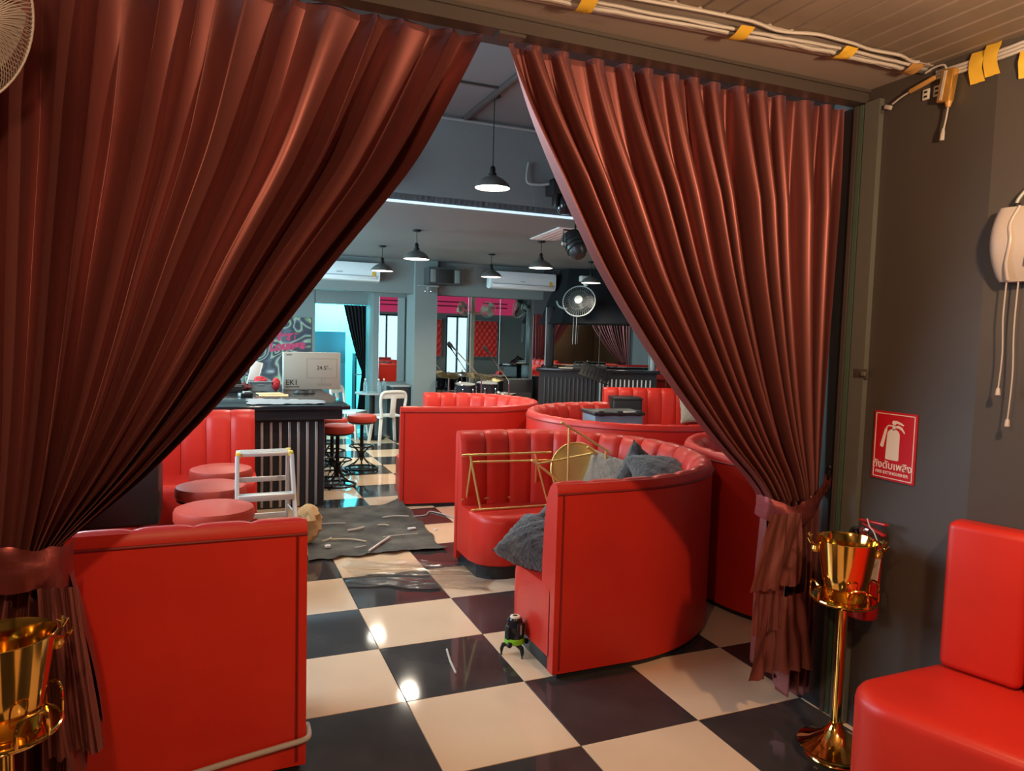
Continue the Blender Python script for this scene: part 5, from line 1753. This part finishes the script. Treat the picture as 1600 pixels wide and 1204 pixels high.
# white fan housing on the angled wall with two pull cords
hs = thing('fan_wall_housing', 'white plastic wall fan housing with two pull cords at the right edge', 'fan', tuple(aw(0.115, 0.002, 1.955)), rz=AW)
rows = []
hh = 0.262
for j in range(17):
    t = j / 16
    wv = 0.052 + 0.026 * math.sin(PI * min(1, t * 1.02)) ** 0.7 + 0.012 * t
    dv = 0.05 + 0.055 * math.sin(PI * (0.10 + 0.72 * t))
    row = []
    for i in range(25):
        a = PI * i / 24
        cx_ = math.copysign(abs(math.cos(a)) ** 0.45, math.cos(a))
        sx_ = abs(math.sin(a)) ** 0.45
        row.append(Vector((-dv * sx_, wv * cx_, hh * t)))
    rows.append(row)
mb = MB().grid(rows)
k = 25
mb.f.append(tuple(range(k)))
mb.f.append(tuple(16 * k + i for i in range(k)))
mb.build('casing', 'housing', hs, angle=50)
MB().tube(spline([(-0.085, 0.012, 0.005), (-0.10, 0.016, 0.06), (-0.108, 0.006, 0.14), (-0.10, 0.012, 0.20), (-0.085, -0.01, 0.262)], 6), 0.006, 8).build('front_ridge', 'housing', hs)
MB().box((-0.098, -0.052, 0.072), (0.012, 0.030, 0.038), bevel=0.005).build('dark_switch', 'black_plastic', hs)
MB().tube(spline([(-0.05, 0.01, 0.255), (-0.05, 0.008, 0.29), (-0.04, -0.03, 0.34), (-0.02, -0.10, 0.38), (-0.01, -0.2, 0.40)], 6), 0.006, 8).build('supply_cable', 'frame_grey', hs)
MB().lathe([(0.012, 0.255), (0.012, 0.272), (0.008, 0.278), (0, 0.278)], (-0.05, 0.01, 0), 12).build('gland', 'black_plastic', hs)
for yy, zz in ((0.022, -0.385), (-0.014, -0.495)):
    c_ = MB().tube(spline([(-0.06, yy, 0.01), (-0.06, yy + 0.003, zz / 3), (-0.06, yy - 0.003, 2 * zz / 3), (-0.06, yy + 0.002, zz)], 5), 0.0028, 6).build('pull_cord', 'housing', hs)
    MB().lathe([(0, -0.024), (0.009, -0.022), (0.007, 0.0), (0.003, 0.006), (0, 0.006)], (-0.06, yy + 0.002, zz), 12).build('cord_bell', 'housing', c_)

# white cable on the wall at the far right edge
o = MB().tube([tuple(aw(0.27, 0.012, 1.02)), tuple(aw(0.27, 0.012, 1.3)), tuple(aw(0.28, 0.012, 2.0))], 0.008, 8).build('wall_trunking', 'cable_white')
tag(o, 'white vertical cable cover above the right bench', 'cable')

# near fan, upper left
fan_axis = Vector((0.78, -0.50, -0.38)).normalized()
fz = -fan_axis
fx = Vector((0, 0, 1)).cross(fz).normalized() * -1
fy_ = -fan_axis
xx_ = Vector((0, 0, 1)).cross(fan_axis).normalized()
zz_ = fan_axis.cross(xx_)
# local -y = fan_axis ; local x = xx_ ; local z
Ry = -fan_axis
Rx = Ry.cross(Vector((0, 0, 1))).normalized()
Rz = Rx.cross(Ry)
frot = Matrix(((Rx.x, Ry.x, Rz.x), (Rx.y, Ry.y, Rz.y), (Rx.z, Ry.z, Rz.z))).to_euler()
wall_fan((-1.995, -0.53, 2.41), frot, 'cream wire cage fan cut off at the upper left corner', 'housing', 'housing', 'frame_grey', 0.215,
         arm=[(0, 0.14, 0), (0, 0.24, 0.03), (-0.2, 0.42, 0.10), (-0.35, 0.55, 0.2)], nsp=120, rings=(1, 0.26))

# warm ceiling lamp of the foreground room
for bx, by, pw, lb in ((0.40, -1.85, 103, 'warm bulb hanging from the foreground ceiling, right of the camera'), (-1.75, -2.0, 60, 'warm bulb hanging from the foreground ceiling, left of the camera')):
    dl = thing('pendant_bulb', lb, 'lamp', (bx, by, 2.46), group='bare warm bulbs of the foreground room')
    MB().tube([(0, 0, 0.13), (0, 0, 0.375)], 0.004, 6).build('cord', 'black_plastic', dl)
    MB().lathe([(0, 0.14), (0.018, 0.13), (0.018, 0.075), (0, 0.07)], n=16).build('socket', 'black_plastic', dl)
    MB().lathe([(0, -0.06), (0.03, -0.052), (0.05, -0.02), (0.052, 0.01), (0.035, 0.05), (0.016, 0.08), (0, 0.08)], n=24).build('bulb', 'warm_glow', dl)
    l = light('bulb_lamp', 'POINT', (0, 0, -0.125), pw, (1.0, 0.64, 0.36), 0.055)
    l.parent = dl

# ================================================================ FLOOR CLUTTER
rows = []
n1, n2 = smooth_noise(51, 23), smooth_noise(52, 31)
c00, c10, c11, c01 = Vector((-0.78, 2.84, 0)), Vector((0.27, 2.80, 0)), Vector((0.33, 4.42, 0)), Vector((-0.62, 4.40, 0))
NI, NJ = 46, 60
for j in range(NJ + 1):
    v = j / NJ
    row = []
    for i in range(NI + 1):
        u = i / NI
        p = (c00 * (1 - u) + c10 * u) * (1 - v) + (c01 * (1 - u) + c11 * u) * v
        curl = 0.10 * max(0, (u + v - 1.72) / 0.28) ** 2
        edge = 0.02 * max(0, 1 - v / 0.06) * (0.5 + 0.5 * n1(u * .6))
        p = p + Vector((0.05 * n2(v * .25) * max(0, u - .5) - curl * .4, 0.04 * n1(u * .5) * (1 - v) - curl * .5, 0.006 + 0.008 * abs(n1(u * .41 + v * .73)) + curl + edge))
        row.append(p)
    rows.append(row)
tag(MB().grid(rows).build('floor_mat', 'mat_grey', None, angle=70), 'dusty dark grey mat strewn with cable scraps on the aisle floor', 'mat')
rr = random.Random(5)
scr = [((-0.20, 3.05), 0.95, 0.42, 0.010, 'aluminium', 'long straight aluminium strip lying on the mat', 'strip'),
       ((-0.42, 3.22), -0.5, 0.30, 0.007, 'debris_cream', 'curved cream scrap of cable on the middle of the mat', 'scrap'),
       ((0.02, 3.25), 0.05, 0.30, 0.004, 'debris_light', 'thin straight pale scrap at the right of the mat', 'scrap'),
       ((-0.52, 3.75), 0.1, 0.34, 0.004, 'debris_light', 'thin pale scrap near the far left of the mat', 'scrap'),
       ((-0.30, 3.55), 0.4, 0.16, 0.010, 'debris_light', 'broad pale wood-like scrap on the mat', 'scrap'),
       ((0.12, 3.85), -0.1, 0.24, 0.007, 'debris_light', 'white cable scrap beside the far right mat edge', 'scrap'),
       ((-0.58, 3.30), 0.8, 0.12, 0.006, 'debris_light', 'short pale scrap near the paper bag', 'scrap'),
       ((-0.05, 3.60), -0.4, 0.10, 0.006, 'debris_cream', 'short cream scrap at the mat centre', 'scrap'),
       ((-0.36, 3.02), 0.3, 0.09, 0.005, 'debris_light', 'short scrap at the near edge of the mat', 'scrap')]
for k, ((x, y), a, ln, r_, m_, lb, ct) in enumerate(scr):
    c, s = math.cos(a), math.sin(a)
    bend = 0 if k in (0, 2) else 0.12 * ln * (1 if k % 2 else -1)
    pts = [(x - c * ln / 2, y - s * ln / 2, 0.024), (x - s * bend, y + c * bend, 0.026), (x + c * ln / 2, y + s * ln / 2, 0.024)]
    tag(MB().tube(spline(pts, 6), r_, 6).build('floor_scrap', m_), lb, ct, 'scraps on the mat')
tag(MB().tube(spline([(0.30, 3.88, 0.008), (0.42, 3.90, 0.008), (0.50, 4.02, 0.008), (0.60, 3.84, 0.008), (0.66, 3.62, 0.008), (0.60, 3.52, 0.008)], 8), 0.006, 6).build('loose_cable', 'cable_white'),
    'white loose cable curling over the checkered tiles right of the mat', 'cable')
tag(MB().box((0.16, 3.42, 0.024), (0.07, 0.035, 0.016), rz=0.15, bevel=0.003).build('white_clip', 'white_plastic'), 'small white rectangular clip on the mat', 'clip')
tag(MB().lathe([(0.006, 0), (0.016, 0), (0.016, 0.012), (0.006, 0.012), (0.006, 0)], (0.36, 3.38, 0.001), 16).build('white_ring', 'white_plastic'), 'small white ring on the floor at the mat edge', 'ring')
tag(MB().lathe([(0.008, 0), (0.024, 0), (0.024, 0.014), (0.008, 0.014), (0.008, 0)], (-0.60, 3.10, 0.02), 16).build('white_ring', 'white_plastic'), 'small white ring on the near left of the mat', 'ring')
crumple('paper_bag', (-0.73, 3.28, 0.012), (0.19, 0.17, 0.32), 'paper_bag', 'crumpled brown paper bag standing at the left of the mat', 'bag', 33)
# clear film on the floor
rows = []
n1, n2, n3 = smooth_noise(61, 23), smooth_noise(62, 37), smooth_noise(63, 19)
e00, e10, e11, e01 = Vector((-0.60, 2.20, 0)), Vector((0.28, 1.84, 0)), Vector((0.42, 2.40, 0)), Vector((-0.50, 2.78, 0))
for j in range(49):
    v = j / 48
    row = []
    for i in range(81):
        u = i / 80
        p = (e00 * (1 - u) + e10 * u) * (1 - v) + (e01 * (1 - u) + e11 * u) * v
        h = 0.006 + 0.016 * abs(n1(u * .22 + v * .45)) * (0.25 + u) + 0.010 * abs(n2(u * .25 - v * .5)) * u
        for vc, sl_, am_ in ((0.38, 0.10, 0.022), (0.55, -0.15, 0.018), (0.72, 0.05, 0.012)):
            dd_ = abs(v - vc - sl_ * (u - 0.5) - 0.02 * n3(u * .5 + vc))
            h += am_ * max(0, 1 - dd_ / 0.045) * (0.4 + 0.6 * abs(n1(u * .3 + vc)))
        p = p + Vector((0.05 * n3(v * .3), 0.06 * n1(u * .3) * (1 - 2 * v), h))
        row.append(p)
    rows.append(row)
tag(MB().grid(rows).build('plastic_film', 'film', None, angle=80), 'crumpled clear plastic film lying on the checkered tiles', 'film')
# short scrap on the dark tile and little spot
tag(MB().tube([(-0.30, 0.78, 0.006), (-0.285, 0.92, 0.006), (-0.26, 1.06, 0.006)], 0.006, 6).build('white_tie', 'debris_light'), 'thin white tie lying on the dark tile in the aisle', 'tie')

# laser level
lv = thing('laser_level', 'black and green laser level on a small tripod in the aisle', 'laser level', (0.07, 0.90, 0), rz=0.25)
lv.scale = (1.12, 1.12, 1.04)
MB().lathe([(0, 0.085), (0.040, 0.085), (0.043, 0.092), (0.042, 0.15), (0.036, 0.185), (0.030, 0.196), (0, 0.198)], n=28).build('body', 'black_gloss', lv)
MB().lathe([(0, 0.062), (0.044, 0.062), (0.050, 0.068), (0.050, 0.082), (0.045, 0.094), (0, 0.094)], n=32).build('green_collar', 'laser_green', lv)
MB().lathe([(0.012, 0.197), (0.026, 0.197), (0.024, 0.204), (0.012, 0.206)], n=20).build('top_window', 'cream_plastic', lv)
MB().box((0, -0.041, 0.14), (0.034, 0.010, 0.07), bevel=0.003).build('front_window', 'black_plastic', lv)
MB().box((0, -0.0465, 0.145), (0.009, 0.003, 0.05)).build('window_slot', 'frame_grey', lv, smooth=False)
for s in (-1, 1):
    MB().box((s * 0.044, 0, 0.125), (0.014, 0.03, 0.07), bevel=0.005).build('side_guard', 'black_plastic', lv)
for k in range(3):
    a = -PI / 2 + k * 2 * PI / 3
    c, s = math.cos(a), math.sin(a)
    lg = MB().tube([(0.02 * c, 0.02 * s, 0.058), (0.055 * c, 0.055 * s, 0.052), (0.062 * c, 0.062 * s, 0.03), (0.062 * c, 0.062 * s, 0.008)], [0.012, 0.012, 0.009, 0.004], 8).build('leg', 'black_plastic', lv)
    MB().lathe([(0, 0), (0.007, 0), (0.005, 0.01), (0, 0.012)], (0.062 * c, 0.062 * s, 0), 10).build('foot_screw', 'chrome', lg)
    MB().lathe([(0, -0.006), (0.014, -0.006), (0.014, 0.006), (0, 0.006)], (0.056 * math.cos(a + 1.0), 0.056 * math.sin(a + 1.0), 0.07), 12, Matrix.Rotation(PI / 2, 3, 'X')).build('knob', 'black_plastic', lv)
